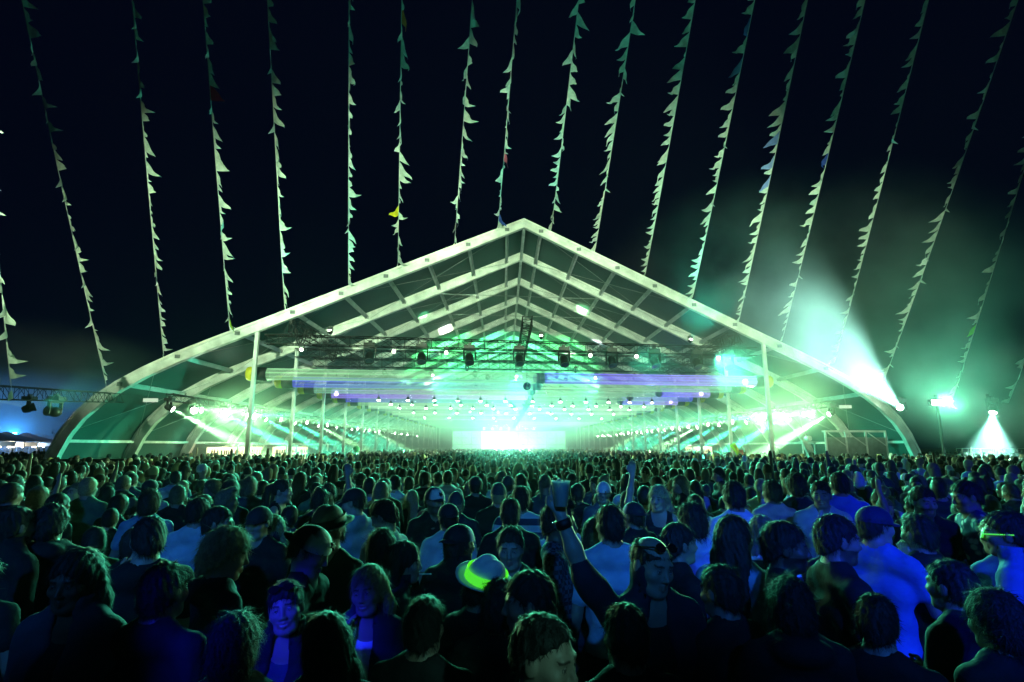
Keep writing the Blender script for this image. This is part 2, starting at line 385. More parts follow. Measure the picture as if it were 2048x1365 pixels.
# chain hoists and slung cable bundles at the truss ends
for s in (-1, 1):
    for v in (0.3, 5.2):
        c = T(s*10.9, v, 0)
        root = empty('chain_hoist', (c.x, c.y, 8.1), 0, 'black chain hoist with slack chain over the %s %s truss corner' % ('front' if v < 1 else 'rear', 'left' if s < 0 else 'right'), 'hoist')
        b = MB(); b.box((-0.12, -0.12, 0.0), (0.12, 0.12, 0.34)); b.tube((0.0, -0.2, 0.17), (0, 0.2, 0.17), 0.1, 8); b.build('motor', M_DARK, root)
        b = MB(); b.lathe([(0.09, -0.32), (0.13, -0.1), (0.12, 0.0)], 8); b.build('chain_bag', M_BLACK, root)
        b = MB(); b.tube((0, 0, 0.34), (0, 0, prof_z(10.9)-8.1-0.4), 0.025, 5)
        for k in range(5): b.tube((0.14*math.sin(k), 0.1*math.cos(k*2), 0.1), (0.3*math.sin(k*2.1), 0.25*math.cos(k), -0.75), 0.02, 5)
        b.build('chain', M_BLACK, root)
        for k in range(2):
            b = MB(); pts = [Vector((s*(-0.2-0.5*t), 0.3*k, -0.5 - 0.8*math.sin(math.pi*t))) for t in [i/8 for i in range(9)]]
            for p_, q_ in zip(pts, pts[1:]): b.tube(p_, q_, 0.03, 5, cap=False)
            b.build('cable_bundle', M_BLACK, root)

# ------------------------------------------------------------------ inflatable light tubes
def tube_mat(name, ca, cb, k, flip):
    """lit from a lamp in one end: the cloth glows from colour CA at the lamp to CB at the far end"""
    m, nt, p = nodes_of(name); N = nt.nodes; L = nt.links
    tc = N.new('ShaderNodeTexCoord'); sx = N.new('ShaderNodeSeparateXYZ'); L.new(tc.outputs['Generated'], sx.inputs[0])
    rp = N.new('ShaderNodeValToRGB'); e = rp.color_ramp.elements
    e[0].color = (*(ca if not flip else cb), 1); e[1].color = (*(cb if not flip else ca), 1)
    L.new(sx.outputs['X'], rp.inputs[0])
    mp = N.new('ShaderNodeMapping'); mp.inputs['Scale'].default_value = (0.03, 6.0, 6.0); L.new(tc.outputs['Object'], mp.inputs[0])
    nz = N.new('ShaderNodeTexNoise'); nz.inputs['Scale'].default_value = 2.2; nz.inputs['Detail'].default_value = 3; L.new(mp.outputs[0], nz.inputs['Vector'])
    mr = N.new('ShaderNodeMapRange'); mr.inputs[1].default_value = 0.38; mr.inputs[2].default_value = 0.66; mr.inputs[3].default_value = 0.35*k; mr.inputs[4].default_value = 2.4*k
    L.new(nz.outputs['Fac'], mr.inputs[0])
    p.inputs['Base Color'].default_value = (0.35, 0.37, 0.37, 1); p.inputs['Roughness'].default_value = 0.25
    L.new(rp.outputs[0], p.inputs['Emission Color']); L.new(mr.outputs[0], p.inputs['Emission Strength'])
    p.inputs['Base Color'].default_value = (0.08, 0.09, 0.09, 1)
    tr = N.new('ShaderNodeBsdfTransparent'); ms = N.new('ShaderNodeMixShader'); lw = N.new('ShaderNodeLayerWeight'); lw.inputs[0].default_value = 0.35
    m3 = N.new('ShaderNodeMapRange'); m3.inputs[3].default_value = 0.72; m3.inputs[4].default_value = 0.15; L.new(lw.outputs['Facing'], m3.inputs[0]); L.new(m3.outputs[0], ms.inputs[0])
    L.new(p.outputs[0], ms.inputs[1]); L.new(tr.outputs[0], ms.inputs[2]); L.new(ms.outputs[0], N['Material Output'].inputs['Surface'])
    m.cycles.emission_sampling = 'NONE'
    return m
PALE = (0.42, 0.92, 0.42); PALE2 = (0.3, 0.8, 0.45); VIO = (0.16, 0.1, 1.0); LIL = (0.42, 0.36, 0.95)
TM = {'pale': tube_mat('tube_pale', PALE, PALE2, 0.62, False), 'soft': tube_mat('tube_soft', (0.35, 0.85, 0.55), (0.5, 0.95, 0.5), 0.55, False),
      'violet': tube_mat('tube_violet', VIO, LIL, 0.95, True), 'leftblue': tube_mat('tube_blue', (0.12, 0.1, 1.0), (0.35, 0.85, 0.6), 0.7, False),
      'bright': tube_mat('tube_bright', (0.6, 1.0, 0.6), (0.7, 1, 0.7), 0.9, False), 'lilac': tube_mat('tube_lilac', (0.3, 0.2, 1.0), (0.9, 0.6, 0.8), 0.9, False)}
def tube_mesh(L, m):
    b = MB(); r = 0.27; n = 16; prof = []
    for k in range(5): a = k/4*math.pi/2; prof.append((r*math.sin(a), -r*math.cos(a)*0.6))
    for k in range(1, 12): prof.append((r*(1 + 0.012*math.sin(k*2.3)), L*k/12))
    for k in range(5): a = k/4*math.pi/2; prof.append((r*math.cos(a), L + r*math.sin(a)*0.6))
    b.lathe(prof, n, Matrix.Rotation(R(90), 4, 'Y')); return b.mesh('inflated_sleeve', m)
cap_b = MB(); cap_b.lathe([(0.0, -0.75), (0.24, -0.75), (0.315, -0.6), (0.318, -0.02), (0.26, 0.0)], 16, Matrix.Rotation(R(90), 4, 'Y')); cap_me = cap_b.mesh('lamp_housing', M_DARK)
cap_y = MB(); cap_y.lathe([(0.0, -0.9), (0.27, -0.9), (0.33, -0.8), (0.33, -0.55), (0.322, -0.55)], 16, Matrix.Rotation(R(90), 4, 'Y')); capy_me = cap_y.mesh('end_cover', M_YEL)
ball = MB(); ball.lathe([(0.27*math.sin(k/7*math.pi), -0.27*math.cos(k/7*math.pi)) for k in range(8)], 14); ball_me = ball.mesh('closing_ball', mat('tube_end_ball', (0.25, 0.3, 0.5), 0.15, 0.1))
bulb = MB(); bulb.lathe([(0.0, -0.16), (0.1, -0.13), (0.14, 0.0), (0.1, 0.13), (0.0, 0.16)], 10); bulb_v = bulb.mesh('tube_lamp', glow('tube_lamp_violet', (0.6, 0.4, 1.0), 6)); bulb_p = bulb.mesh('tube_lamp', glow('tube_lamp_pale', (0.8, 1.0, 0.75), 4))
ROW = BAY*2/3; ZTUBE = 5.5
tube_cache = {}
row_spec = {0: ('pale', 'violet'), 1: ('leftblue', 'soft'), 2: ('soft', 'violet'), 3: ('lilac', 'leftblue'), 4: ('leftblue', 'violet')}
drr = random.Random(3)
for i in range(22):
    for s in (-1, 1):
        kind = row_spec.get(i, (drr.choice(['pale', 'soft', 'bright', 'pale', 'bright']),)*2)[0 if s < 0 else 1]
        L = 11.0 if s > 0 else 12.6
        if s > 0 and i == 2: L = 3.1
        if s > 0 and i in (3, 4): L = 4.2
        key = (kind, L)
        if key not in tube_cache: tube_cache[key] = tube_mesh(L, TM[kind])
        word = {'pale': 'pale green', 'soft': 'soft green', 'violet': 'violet-blue', 'leftblue': 'blue fading to green', 'lilac': 'lilac', 'bright': 'bright green-white'}[kind]
        u0 = -12.0 if s < 0 else 12.0
        p0 = T(u0, ROW*i + 0.9, ZTUBE)
        if s < 0: ang = math.atan2(KS, 1)
        else: ang = math.atan2(-KS, -1)
        first = ('nearest', 'second', 'third', 'fourth', 'fifth')
        lab = ('%s glowing light tube, %s on the %s side of the tent' % (word, first[i], 'left' if s < 0 else 'right')) if i < 5 else '%s glowing tube on the %s, %s row counted from the front' % (word, 'left' if s < 0 else 'right', ORD[i])
        root = empty('light_tube', p0, ang, lab, 'light tube', ('far light tubes on the left' if s < 0 else 'far light tubes on the right') if i >= 5 else 'inflatable light tubes under the trusses')
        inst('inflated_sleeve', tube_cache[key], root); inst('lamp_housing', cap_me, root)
        inst('end_cover', capy_me, root)
        if kind in ('violet', 'lilac'): inst('tube_lamp', bulb_v, root, (0.34, -0.31, 0))
        inst('closing_ball', ball_me, root, (L + 0.16, 0, 0))
        if s > 0 and L < 5:       # a second sleeve carries the row on towards the middle
            k2 = ('soft2', 6.6)
            if k2 not in tube_cache: tube_cache[k2] = tube_mesh(6.6, TM['soft'])
            inst('inflated_sleeve', tube_cache[k2], root, (L + 0.6, 0, 0))
        if i < 14 and i % 4 == 0:
            pl = bpy.data.lights.new('tube_glow', 'POINT'); pl.energy = 70; pl.color = (0.2, 1, 0.55) if kind not in ('violet',) else (0.2, 0.2, 1); pl.shadow_soft_size = 0.35
            lo = bpy.data.objects.new('tube_glow', pl); link(lo, root); lo.location = (L*0.5, 0, -0.42 if i else -0.42)

for (px, py, Y, r_, lab) in ((1054, 773, 26.6, 0.2, 'blue glossy ball hanging below the nearest tubes in the middle'), (1024, 812, 40.0, 0.19, 'smaller glossy ball hanging farther back in the middle')):
    c = at(px, py, Y); root = empty('mirror_ball', c, 0, lab, 'ball')
    b = MB(); b.lathe([(r_*math.sin(k/10*math.pi), r_*math.cos(k/10*math.pi)) for k in range(11)], 18); b.build('sphere', mat('ball_%d' % px, (0.04, 0.07, 0.3), 0.15, 0.4, 0.3, 20), root)
    b = MB(); b.tube((0, 0, r_), (0, 0, 6.75 - c.z), 0.012, 5); b.build('cord', M_BLACK, root)
# ------------------------------------------------------------------ rows of lit lamps on the side trusses
SIDE_E = 60000
for s in (-1, 1):
    sw = 'left' if s < 0 else 'right'
    for i in range(NB):
        v = BAY*i + 0.55
        p = T(s*15.9, v, 3.9); tgt = T(s*8.9, v + 0.4, 0.2)
        lab = ('lit lamp %s in the %s side row, its beam falling steeply to the crowd' % (('nearest', 'second', 'third', 'fourth')[i], sw)) if i < 4 else 'small lit lamp with slanting beam, %s of its kind along the %s truss' % (ORD[i], sw)
        moving_head(p, tgt, spot_data(SIDE_E*6.5, G2 if i % 4 else CREAM, 11, 0.5) if i < 9 else None, M_LENS_W, lab, 'far slanting lamps on the %s' % sw if i >= 4 else None)
        v2 = v + 2.55
        p2 = T(s*16.0, v2, 3.95); tgt2 = T(s*1.0, v2 - 3.0, 4.0 if i % 2 else 3.3)
        lab2 = ('bright lamp %s in the %s side row, shining level across the tent' % (('nearest', 'second', 'third', 'fourth')[i], sw)) if i < 4 else 'small level-shining lamp, %s of its kind along the %s truss' % (ORD[i], sw)
        moving_head(p2, tgt2, spot_data(SIDE_E*1.5, G2 if i % 2 else CREAM, 11, 0.5) if i < 7 else None, M_LENS_W, lab2, 'far level lamps on the %s' % sw if i >= 4 else None)

# blinders on the side trusses, turned out to the crowd
for s in (-1, 1):
    for k, v in enumerate((1.6, 4.4, 7.6)):
        p = T(s*15.4, v, 3.85)
        moving_head(p, Vector((s*2.0, 7.0, 1.6)), spot_data(4500, (0.4, 1.0, 0.4), 62, 0.9, 0.15), M_LENS_W, '%s blinding lamp in the %s side row, turned out to the crowd' % (('first', 'second', 'third')[k], 'left' if s < 0 else 'right'), None, 1.1)

# added lamps along the nearest truss, put in to rim-light the crowd from behind
for k, u in enumerate((-10.2, -6.1, -3.7, 3.2, 5.5, 9.7)):
    p = T(u, -0.05, 6.55)
    moving_head(p, Vector((u*0.75 + 0.5, 11.0, 1.0)), spot_data(12000, (0.1, 1.0, 0.58), 38, 0.85, 0.12), M_BULB, 'small added rim-light lamp on the nearest cross truss, %s' % ('far left', 'second from the left', 'third from the left', 'third from the right', 'second from the right', 'far right')[k], None, 0.6)
# added teal lamps on the same truss, put in to tint the upper pennants
for k, (u, tx) in enumerate(((-9.0, -9.0), (0.8, 1.0), (8.3, 10.0))):
    p = T(u, -0.1, 7.35)
    moving_head(p, Vector((tx, 16.5, 16.0)), spot_data(2600, (0.06, 0.9, 0.62), 84, 0.9, 0.12), M_BULB, 'small added teal lamp on the nearest cross truss tinting the upper pennants, %s' % ('left', 'middle', 'right')[k], None, 0.6)
# lamps hung under the cross trusses
for k, u in enumerate((-7.3, -4.9, -2.65, -0.25, 1.95, 4.35, 6.55, 8.75, 10.4)):
    p = T(u, 0.4, 6.35)
    ordn = ('leftmost', 'second from the left', 'third from the left', 'fourth from the left', 'middle', 'fourth from the right', 'third from the right', 'second from the right', 'rightmost')[k]
    moving_head(p, p + Vector((0.1, -0.6, -1)), None, M_LENS_OFF, '%s of the nine large dark lamps under the nearest cross truss' % ordn, 'large dark lamps', 1.5)
for k, u in enumerate((-7.9, -5.2, -2.7, -0.25, 2.2, 4.6, 7.0, 9.2)):
    p = T(u, 6.6, 6.3); on = k in (1, 3, 5)
    lt = spot_data(6000, G2 if k != 3 else TEAL, 56, 0.8) if on else None
    moving_head(p, p + Vector((-0.12*u, -1.0, -0.45)), lt, M_LENS_OFF if not on else M_BULB, ('small %s lamp on the third cross truss, %s' % ('lit' if on else 'dark', ('far left', 'left, lit', 'left of centre', 'beside the ridge truss', 'right of the ridge truss', 'right of centre', 'right', 'far right')[k])), 'small lamps on the third cross truss', 0.62)
# roof washers: stand on the second truss and throw colour on to the cloth
wash = [(-4, 10, (-6.5, 24), GREEN, 34, 32000), (3, 12, (4.5, 28), GREEN, 36, 32000), (0, 16, (-3, 32), (0.05, 1, 0.35), 40, 36000), (0, 20, (3, 40), (0.1, 1, 0.4), 44, 52000),
        (-3, 4, (-6.2, 9.3), CREAM, 7, 5200), (-2, 8, (-5.5, 15), (1, 1, 0.85), 8, 8000), (-3, 14, (-7.0, 22), (0.9, 0.95, 1), 8, 9000), (3, 4, (4.4, 9.6), CREAM, 8, 5600), (3, 9, (6.6, 16), (0.8, 0.95, 1), 9, 8500), (2, 14, (5.0, 24), (1, 0.98, 0.9), 9, 9000),
        (-6, 22, (-9, 36), (0.75, 0.9, 1), 10, 9000), (6, 22, (9, 36), (0.75, 0.9, 1), 10, 9000)]
for k, (u, v, (tu, tv), c, a, e) in enumerate(wash):
    p = T(u, v, 6.3); moving_head(p, T(tu, tv, prof_z(tu)), spot_data(e*(4.5 if a < 12 else 1.25), c, a, 0.5, 0.05), M_BULB, 'small lamp above the tubes throwing %s light up to the roof, %s from the front' % ('green' if a > 20 else 'pale', ORD[sum(1 for q in wash if q[1] < v or (q[1] == v and q[0] < u))]), 'lamps washing the tent roof', 0.6)
# rows of small bright downlights
dl = MB(); dl.lathe([(0.0, -0.05), (0.07, -0.04), (0.09, 0.0)], 10); dl_me = dl.mesh('bulb', M_LENS_W)
dk = MB(); dk.lathe([(0.09, 0.0), (0.1, 0.1), (0.06, 0.22), (0.0, 0.24)], 10); dk.tube((0, 0, 0.24), (0, 0, 0.5), 0.015, 4); dk_me = dk.mesh('can', M_DARK)
for row, (v, n, z) in enumerate(((9.0, 12, 5.0), (12.6, 12, 5.0), (16.2, 11, 5.0), (22, 10, 5.0), (30, 9, 5.0))):
    for k in range(n):
        u = -8.7 + 17.6*k/(n-1) + 0.2*math.sin(row*3 + k)
        root = empty('downlight', T(u, v, z), 0, 'small bright downlight, %s from the left in the %s row of dots' % (ORD[k], ('first', 'second', 'third', 'fourth', 'farthest')[row]), 'downlight', 'downlights, %s row' % ('first', 'second', 'third', 'fourth', 'farthest')[row])
        inst('bulb', dl_me, root); inst('can', dk_me, root)
        if (k + row) % 3 == 0 and row < 3:
            lo = bpy.data.objects.new('beam', spot_data(1100, (0.4, 1, 0.6), 12, 0.6, 0.03)); link(lo, root); lo.location = (0, 0, -0.06)
            lo.rotation_euler = (R(-8), R(5*math.sin(k)), 0)

# ------------------------------------------------------------------ stage at the far end
SV = 74.0
stage = empty('stage', T(0, SV, 0), 0, 'bright far stage behind the crowd with white screens', 'stage')
b = MB(); b.box((-14, 0, 0), (14, 8, 1.15)); b.build('platform', M_BLACK, stage)
led = [glow('screen_a', (0.4, 1.0, 0.65), 1.3), glow('screen_b', (0.8, 1.0, 0.8), 2.0), glow('screen_c', (0.35, 1.0, 0.6), 1.2)]
pm = MB(); pm.box((0.02, 0, 0.02), (1.68, 0.1, 1.2)); lm_ = [pm.mesh('screen_panel', m) for m in led]
for ix in range(12):
    for iz in range(3):
        inst('screen_panel', lm_[0 if ix in (6, 7) else (1 if 2 < ix < 6 else (2 if ix > 9 else 0))], stage, (-10.3 + 1.72*ix, 2.0, 1.25 + 1.23*iz))
b = MB(); b.box((-10.4, 2.12, 1.2), (10.4, 2.3, 5.0)); b.build('screen_frame', M_BLACK, stage)
b = MB()
for k in range(10): b.box((-4.9 + k, 0.4, 1.2), (-4.0 + k, 0.6, 1.5))
o = b.build('strobe_bar', glow('strobe_white', (1.0, 0.95, 0.75), 70), stage)
for u in (-13, 13):
    b = MB(); b.box((u-0.3, 1, 0), (u+0.3, 1.6, 9)); b.build('tower', M_BLACK, stage)
b = MB(); b.box((-13, 1.1, 8.6), (13, 1.5, 9)); b.build('header', M_BLACK, stage)
for k, (u, z, e, c) in enumerate([(-2.5, 1.9, 60000, (0.8, 1, 0.85)), (0, 1.9, 90000, (0.8, 1, 0.8)), (2.5, 1.9, 60000, (0.6, 1, 0.9)), (-2, 8.2, 70000, CREAM), (2, 8.2, 70000, CREAM), (-7, 8.2, 45000, TEAL), (7, 8.2, 45000, (0.3, 0.9, 0.7))]):
    moving_head(T(u, SV-0.2, z), Vector((u*0.5 + 0.4, 4, 2.0 if z < 3 else 1.0)), spot_data(e*0.15, c, 22, 0.8, 0.2), M_LENS_W, 'dazzling stage lamp facing the crowd, %s' % ('left on the stage edge', 'in the middle of the stage edge', 'right on the stage edge', 'left of the middle on the header', 'right of the middle on the header', 'leftmost on the header', 'rightmost on the header')[k], 'low stage edge lamps' if z < 3 else 'high stage header lamps', 1.6)
moving_head(T(-0.4, SV-0.3, 2.4), Vector((0.25, 5.0, 2.05)), spot_data(260000, (0.3, 1.0, 0.72), 5, 0.9, 0.3), M_LENS_W, 'strongest stage lamp, added to give the teal glow over the middle heads', None, 1.6)  # added lamp: lights the smoke puff so the centre crowd gets a teal glow
for k in range(7):      # upper stage rig: tall pale light columns hanging over the stage
    b = MB(); b.box((-4.6 + 1.5*k, 0.8, 5.2), (-4.45 + 1.5*k, 0.95, 8.4)); b.build('light_column', glow('column_white_%d' % k, (0.95, 1, 0.8), 26), stage)

# ------------------------------------------------------------------ outside left
pa, pb2 = at(-60, 783, 14.5), at(238, 797, 24.6)
truss('lighting_truss', pa, pb2, 0.38, 'black truss reaching in from the left edge to the tent corner')
q = pa + (pb2 - pa)*0.50
q = at(112, 801, q.y)
moving_head(q - Vector((0, 0, 0.4)), q + Vector((-9, 1.0, 1.3)), spot_data(30000, (0.5, 0.95, 1.0), 7, 0.4), M_LENS_W, 'black lamp under the left truss with a pale beam to the left', None, 1.25)
# added flood with an unlit lens, to light the tent front and tint the pennants
moving_head(at(60, 792, 17.5) - Vector((0, 0, 0.4)), T(-5, 0, 9), spot_data(900, TEAL, 84, 0.9, 0.15), M_LENS_OFF, 'black lamp added on the left truss to light the tent front', None, 0.9)
# dark clad barrier
a0, a1 = at(86, 919, 22.3), at(246, 920, 22.9)
b = MB(); d_ = (a1 - a0); L_ = Vector((d_.x, d_.y)).length
root = empty('bar_counter', (a0.x, a0.y, 0), math.atan2(d_.y, d_.x), 'long black counter standing at the left foot of the tent', 'counter')
b = MB(); b.box((0, 0, 0), (L_, 0.7, a0.z - 0.06)); b.build('front_panel', M_BLACK, root); b = MB(); b.box((-0.05, -0.05, a0.z - 0.06), (L_ + 0.05, 0.75, a0.z)); b.build('counter_top', M_DARK, root)
# bars inside the tent
M_SHELF = glow('bar_backlight', (1.0, 0.85, 0.5), 1.6)
M_BOT = [glow('bottle_%d' % i, c, 0.9) for i, c in enumerate([(1, 0.6, 0.2), (0.4, 1, 0.4), (1, 0.9, 0.6), (0.9, 0.3, 0.2)])]
for i in range(4): M_BOT[i] = mat('bottle_glass_%d' % i, [(0.4, 0.2, 0.05), (0.08, 0.3, 0.1), (0.5, 0.45, 0.3), (0.35, 0.08, 0.05)][i], 0.1)
bot = MB(); bot.lathe([(0.0, 0), (0.045, 0), (0.045, 0.2), (0.018, 0.26), (0.018, 0.33), (0, 0.33)], 7); bot_me = [bot.mesh('bottle', m) for m in M_BOT]
for k, (u, v, lab) in enumerate(((-18.0, 9.5, 'lit drinks bar with bottles, nearest on the left wall of the tent'), (-18.0, 19.0, 'lit drinks bar with bottles, second along the left wall'), (17.8, 24.0, 'lit drinks bar along the right wall of the tent'))):
    s = -1 if u < 0 else 1
    root = empty('drinks_bar', T(u, v, 0), 0, lab, 'bar')
    b = MB(); b.box((-0.35, 0, 0), (0.35, 7.5, 1.1)); o = b.build('counter', M_WOOD, root); o.location = (-s*0.9, 0, 0)
    b = MB(); b.box((-0.03, 0, 0.8), (0.03, 7.5, 2.15)); o = b.build('lit_back_wall', M_SHELF, root); o.location = (s*0.6, 0, 0)
    for z in (1.25, 1.68):
        b = MB(); b.box((-0.12, 0, -0.02), (0.12, 7.5, 0.02)); o = b.build('shelf', M_WOOD, root); o.location = (s*0.42, 0, z)
        for j in range(20):
            inst('bottle', bot_me[(j*7 + int(z*10)) % 4], root, (s*0.42, 0.25 + j*0.36 + 0.1*math.sin(j*5), z + 0.022))
    b = MB(); b.box((-1.3 if s > 0 else -0.7, -0.1, 2.3), (0.7 if s > 0 else 1.3, 7.6, 2.38)); b.build('canopy', M_WHITEP, root)
    for y in (0, 7.5):
        b = MB(); b.box((-s*1.2-0.05, y-0.05, 0), (-s*1.2+0.05, y+0.05, 2.3)); b.build('post', M_ALU, root)
    pl = bpy.data.lights.new('bar_light', 'POINT'); pl.energy = 140; pl.color = (1, 0.82, 0.5); pl.shadow_soft_size = 0.2
    lo = bpy.data.objects.new('bar_light', pl); link(lo, root); lo.location = (-s*0.3, 3.7, 2.15)
# market stalls far left
M_STALL_L = glow('stall_lamp', (1.0, 0.9, 0.7), 9)
for k, (px, Y, hw) in enumerate(((8, 58, 2.4), (48, 62, 2.2), (86, 70, 2.0), (-30, 52, 2.4))):
    c = at(px, 893, Y); root = empty('market_stall', (c.x, c.y, 0), 0.15*k, ('lit market stall with pale canopy, leftmost in the picture', 'lit market stall beside the leftmost one', 'lit market stall nearest the tent foot', 'lit market stall cut by the picture edge')[k], 'market stall')
    b = MB(); b.box((-hw, -0.4, 0), (hw, 0.4, 1.05)); b.build('counter', M_WOOD, root)
    b = MB(); b.add([(-hw-.2, -1.6, 2.7), (hw+.2, -1.6, 2.7), (hw+.2, 1.6, 2.7), (-hw-.2, 1.6, 2.7), (0, 0, 3.7)], [(0, 1, 4), (1, 2, 4), (2, 3, 4), (3, 0, 4), (3, 2, 1, 0)]); b.build('canopy', M_BLUE_TARP, root)
    for x in (-hw, hw):
        for y in (-1.5, 1.5):
            b = MB(); b.tube((x, y, 0), (x, y, 2.7), 0.04, 6); b.build('pole', M_ALU, root)
    b = MB(); b.box((-hw, -1.55, 2.2), (hw, -1.5, 2.6)); b.build('sign_board', M_WHITEP, root)
    for x in np.linspace(-hw+0.4, hw-0.4, 4):
        b = MB(); b.lathe([(0, -0.12), (0.1, -0.04), (0.1, 0.04), (0, 0.12)], 8, Matrix.Translation((x, -1.2, 2.15))); b.build('lamp', M_STALL_L, root)
    pl = bpy.data.lights.new('stall_light', 'POINT'); pl.energy = 300; pl.color = (0.55, 0.8, 1.0) if k != 1 else (1, 0.85, 0.6); pl.shadow_soft_size = 0.3
    lo = bpy.data.objects.new('stall_light', pl); link(lo, root); lo.location = (0, -1.9, 2.3)
bl = empty('blue_flood', at(30, 872, 64), 0, 'blue floodlight glowing in the haze beyond the market stalls', 'floodlight')
b = MB(); b.tube((0, 0, -4.0), (0, 0, 0), 0.05, 6); b.build('mast', M_ALU, bl); b = MB(); b.box((-0.3, -0.1, 0), (0.3, 0.1, 0.4)); b.build('housing', M_BLACK, bl); b = MB(); b.box((-0.26, -0.12, 0.04), (0.26, -0.102, 0.36)); b.build('lens', glow('blue_lens', (0.2, 0.5, 1), 8), bl)
pl = bpy.data.lights.new('blue_light', 'POINT'); pl.energy = 5000; pl.color = (0.02, 0.3, 1.0); pl.shadow_soft_size = 0.2; lo = bpy.data.objects.new('blue_light', pl); link(lo, bl); lo.location = (0, -0.3, 0.2)

# ------------------------------------------------------------------ outside right
pR = T(19.35, -0.6, 4.08); pR = at(1803, 818, pR.y)
moving_head(pR, at(1610, 645, 20.0), spot_data(100000, (0.46, 1.0, 0.84), 19, 0.75, 0.08), M_LENS_W, 'dazzling lamp on the right foot of the tent throwing a broad beam skyward', None, 1.2)
pF = at(1880, 806, 26.5)
root = empty('flood_tower', (pF.x, pF.y, 0), 0, 'mast with a dazzling green-white floodlight right of the tent', 'floodlight')
b = MB(); b.tube((0, 0.2, 0), (0, 0.2, pF.z + 0.4), 0.07, 8); b.build('mast', M_BLACK, root); b = MB(); b.box((-0.9, -0.5, 0), (0.9, 0.9, 0.1)); b.build('base', M_BLACK, root)
for kx in (-0.26, 0.26):
    for kz in (0.0,):
        b = MB(); b.box((kx-0.24, -0.1, pF.z+kz-0.14), (kx+0.24, 0.14, pF.z+kz+0.14)); h = b.build('housing', M_BLACK, root)
        b = MB(); b.box((kx-0.21, -0.13, pF.z+kz-0.11), (kx+0.21, -0.105, pF.z+kz+0.11)); b.build('lens', M_LENS_W, h)
lo = bpy.data.objects.new('flood', spot_data(5500, (0.2, 1.0, 0.58), 120, 0.9, 0.3)); link(lo, root); lo.location = (0, -0.35, pF.z); lo.rotation_euler = Vector((-0.5, -0.9, -0.1)).to_track_quat('-Z', 'Y').to_euler()
pG = at(1986, 818, 27.0)
moving_head(pG, Vector((pG.x - 2.1, pG.y - 1.5, 0)), spot_data(42000, (0.35, 1.0, 0.8), 52, 1.0, 0.06), M_LENS_W, 'lamp right of the floodlight mast with a wide pale beam down', None, 1.2)
root = empty('lamp_post', (pG.x + 0.1, pG.y + 0.3, 0), 0, 'dark slim post carrying the rightmost lamp', 'post')
b = MB(); b.tube((0, 0, 0), (0, 0, pG.z + 0.75), 0.06, 8); b.build('mast', M_BLACK, root); b = MB(); b.bar((0, 0, pG.z + 0.58), (-0.1, -0.35, pG.z + 0.58), 0.07); b.build('arm', M_BLACK, root); b = MB(); b.box((-0.4, -0.4, 0), (0.4, 0.4, 0.05)); b.build('base', M_BLACK, root)
# framed scrim on the right, before the wall
a0, a1 = at(1650, 866, 27.6), at(1764, 872, 28.2)
root = empty('scrim_frame', (a0.x, a0.y, 0), 0.1, 'pale framed scrim screen behind the crowd at the right foot of the tent', 'screen')
L_ = a1.x - a0.x; H_ = a0.z + 0.1
M_SCRIM = mat('scrim_cloth', (0.3, 0.34, 0.32), 0.8, translucent=0.3)
for k in range(4): b = MB(); b.box((L_*k/3-0.04, -0.04, 0), (L_*k/3+0.04, 0.04, H_)); b.build('post', M_ALU, root)
for z in (H_-0.02, 1.1): b = MB(); b.box((-0.1, 0.045, z-0.05), (L_+0.1, 0.1, z+0.05)); b.build('rail', M_ALU, root)
for k in range(3): b = MB(); b.box((L_*k/3+0.05, -0.01, 0.2), (L_*(k+1)/3-0.05, 0.01, H_-0.32)); b.build('scrim_panel', M_SCRIM, root)
for k in range(3): b = MB(); b.bar((L_*k/3+0.1, -0.06, H_-0.1), (L_*(k+1)/3-0.05, -0.06, H_-0.75), 0.04); b.build('brace', M_ALU, root)
c = at(1615, 868, 30)
root = empty('equipment_stand', (c.x, c.y, 0), 0.1, 'small pale frame table with equipment left of the scrim screen', 'stand')
for x in (-0.35, 0.35): b = MB(); b.box((x-0.03, -0.03, 0), (x+0.03, 0.03, 2.4)); b.build('leg', M_ALU, root)
b = MB(); b.box((-0.45, -0.2, 2.4), (0.45, 0.2, 2.46)); b.build('shelf', M_ALU, root)
b = MB(); b.tube((0, -0.16, 2.62), (0, 0.16, 2.62), 0.14, 10); b.build('fan', M_ALU, root)
# site fence far right
for k in range(8):
    c = at(1925 + 24*k, 903, 56)
    root = empty('fence_panel', (c.x, c.y, 0), 0.04*k, '%s mesh site fence panel from the left, far right behind the crowd' % ORD[k], 'fence', 'site fence panels on the right')
    b = MB()
    for x in (-0.6, 0.6): b.tube((x, 0, 0), (x, 0, 2.0), 0.025, 5)
    for z in (0.15, 1.98): b.tube((-0.6, 0, z), (0.6, 0, z), 0.025, 5)
    b.build('frame', M_ALU, root)
    b = MB(); b.box((-0.58, -0.005, 0.2), (0.58, 0.005, 1.95)); b.build('mesh_infill', mat('fence_cloth', (0.03, 0.035, 0.035), 0.8) if k == 0 else bpy.data.materials['fence_cloth'], root)

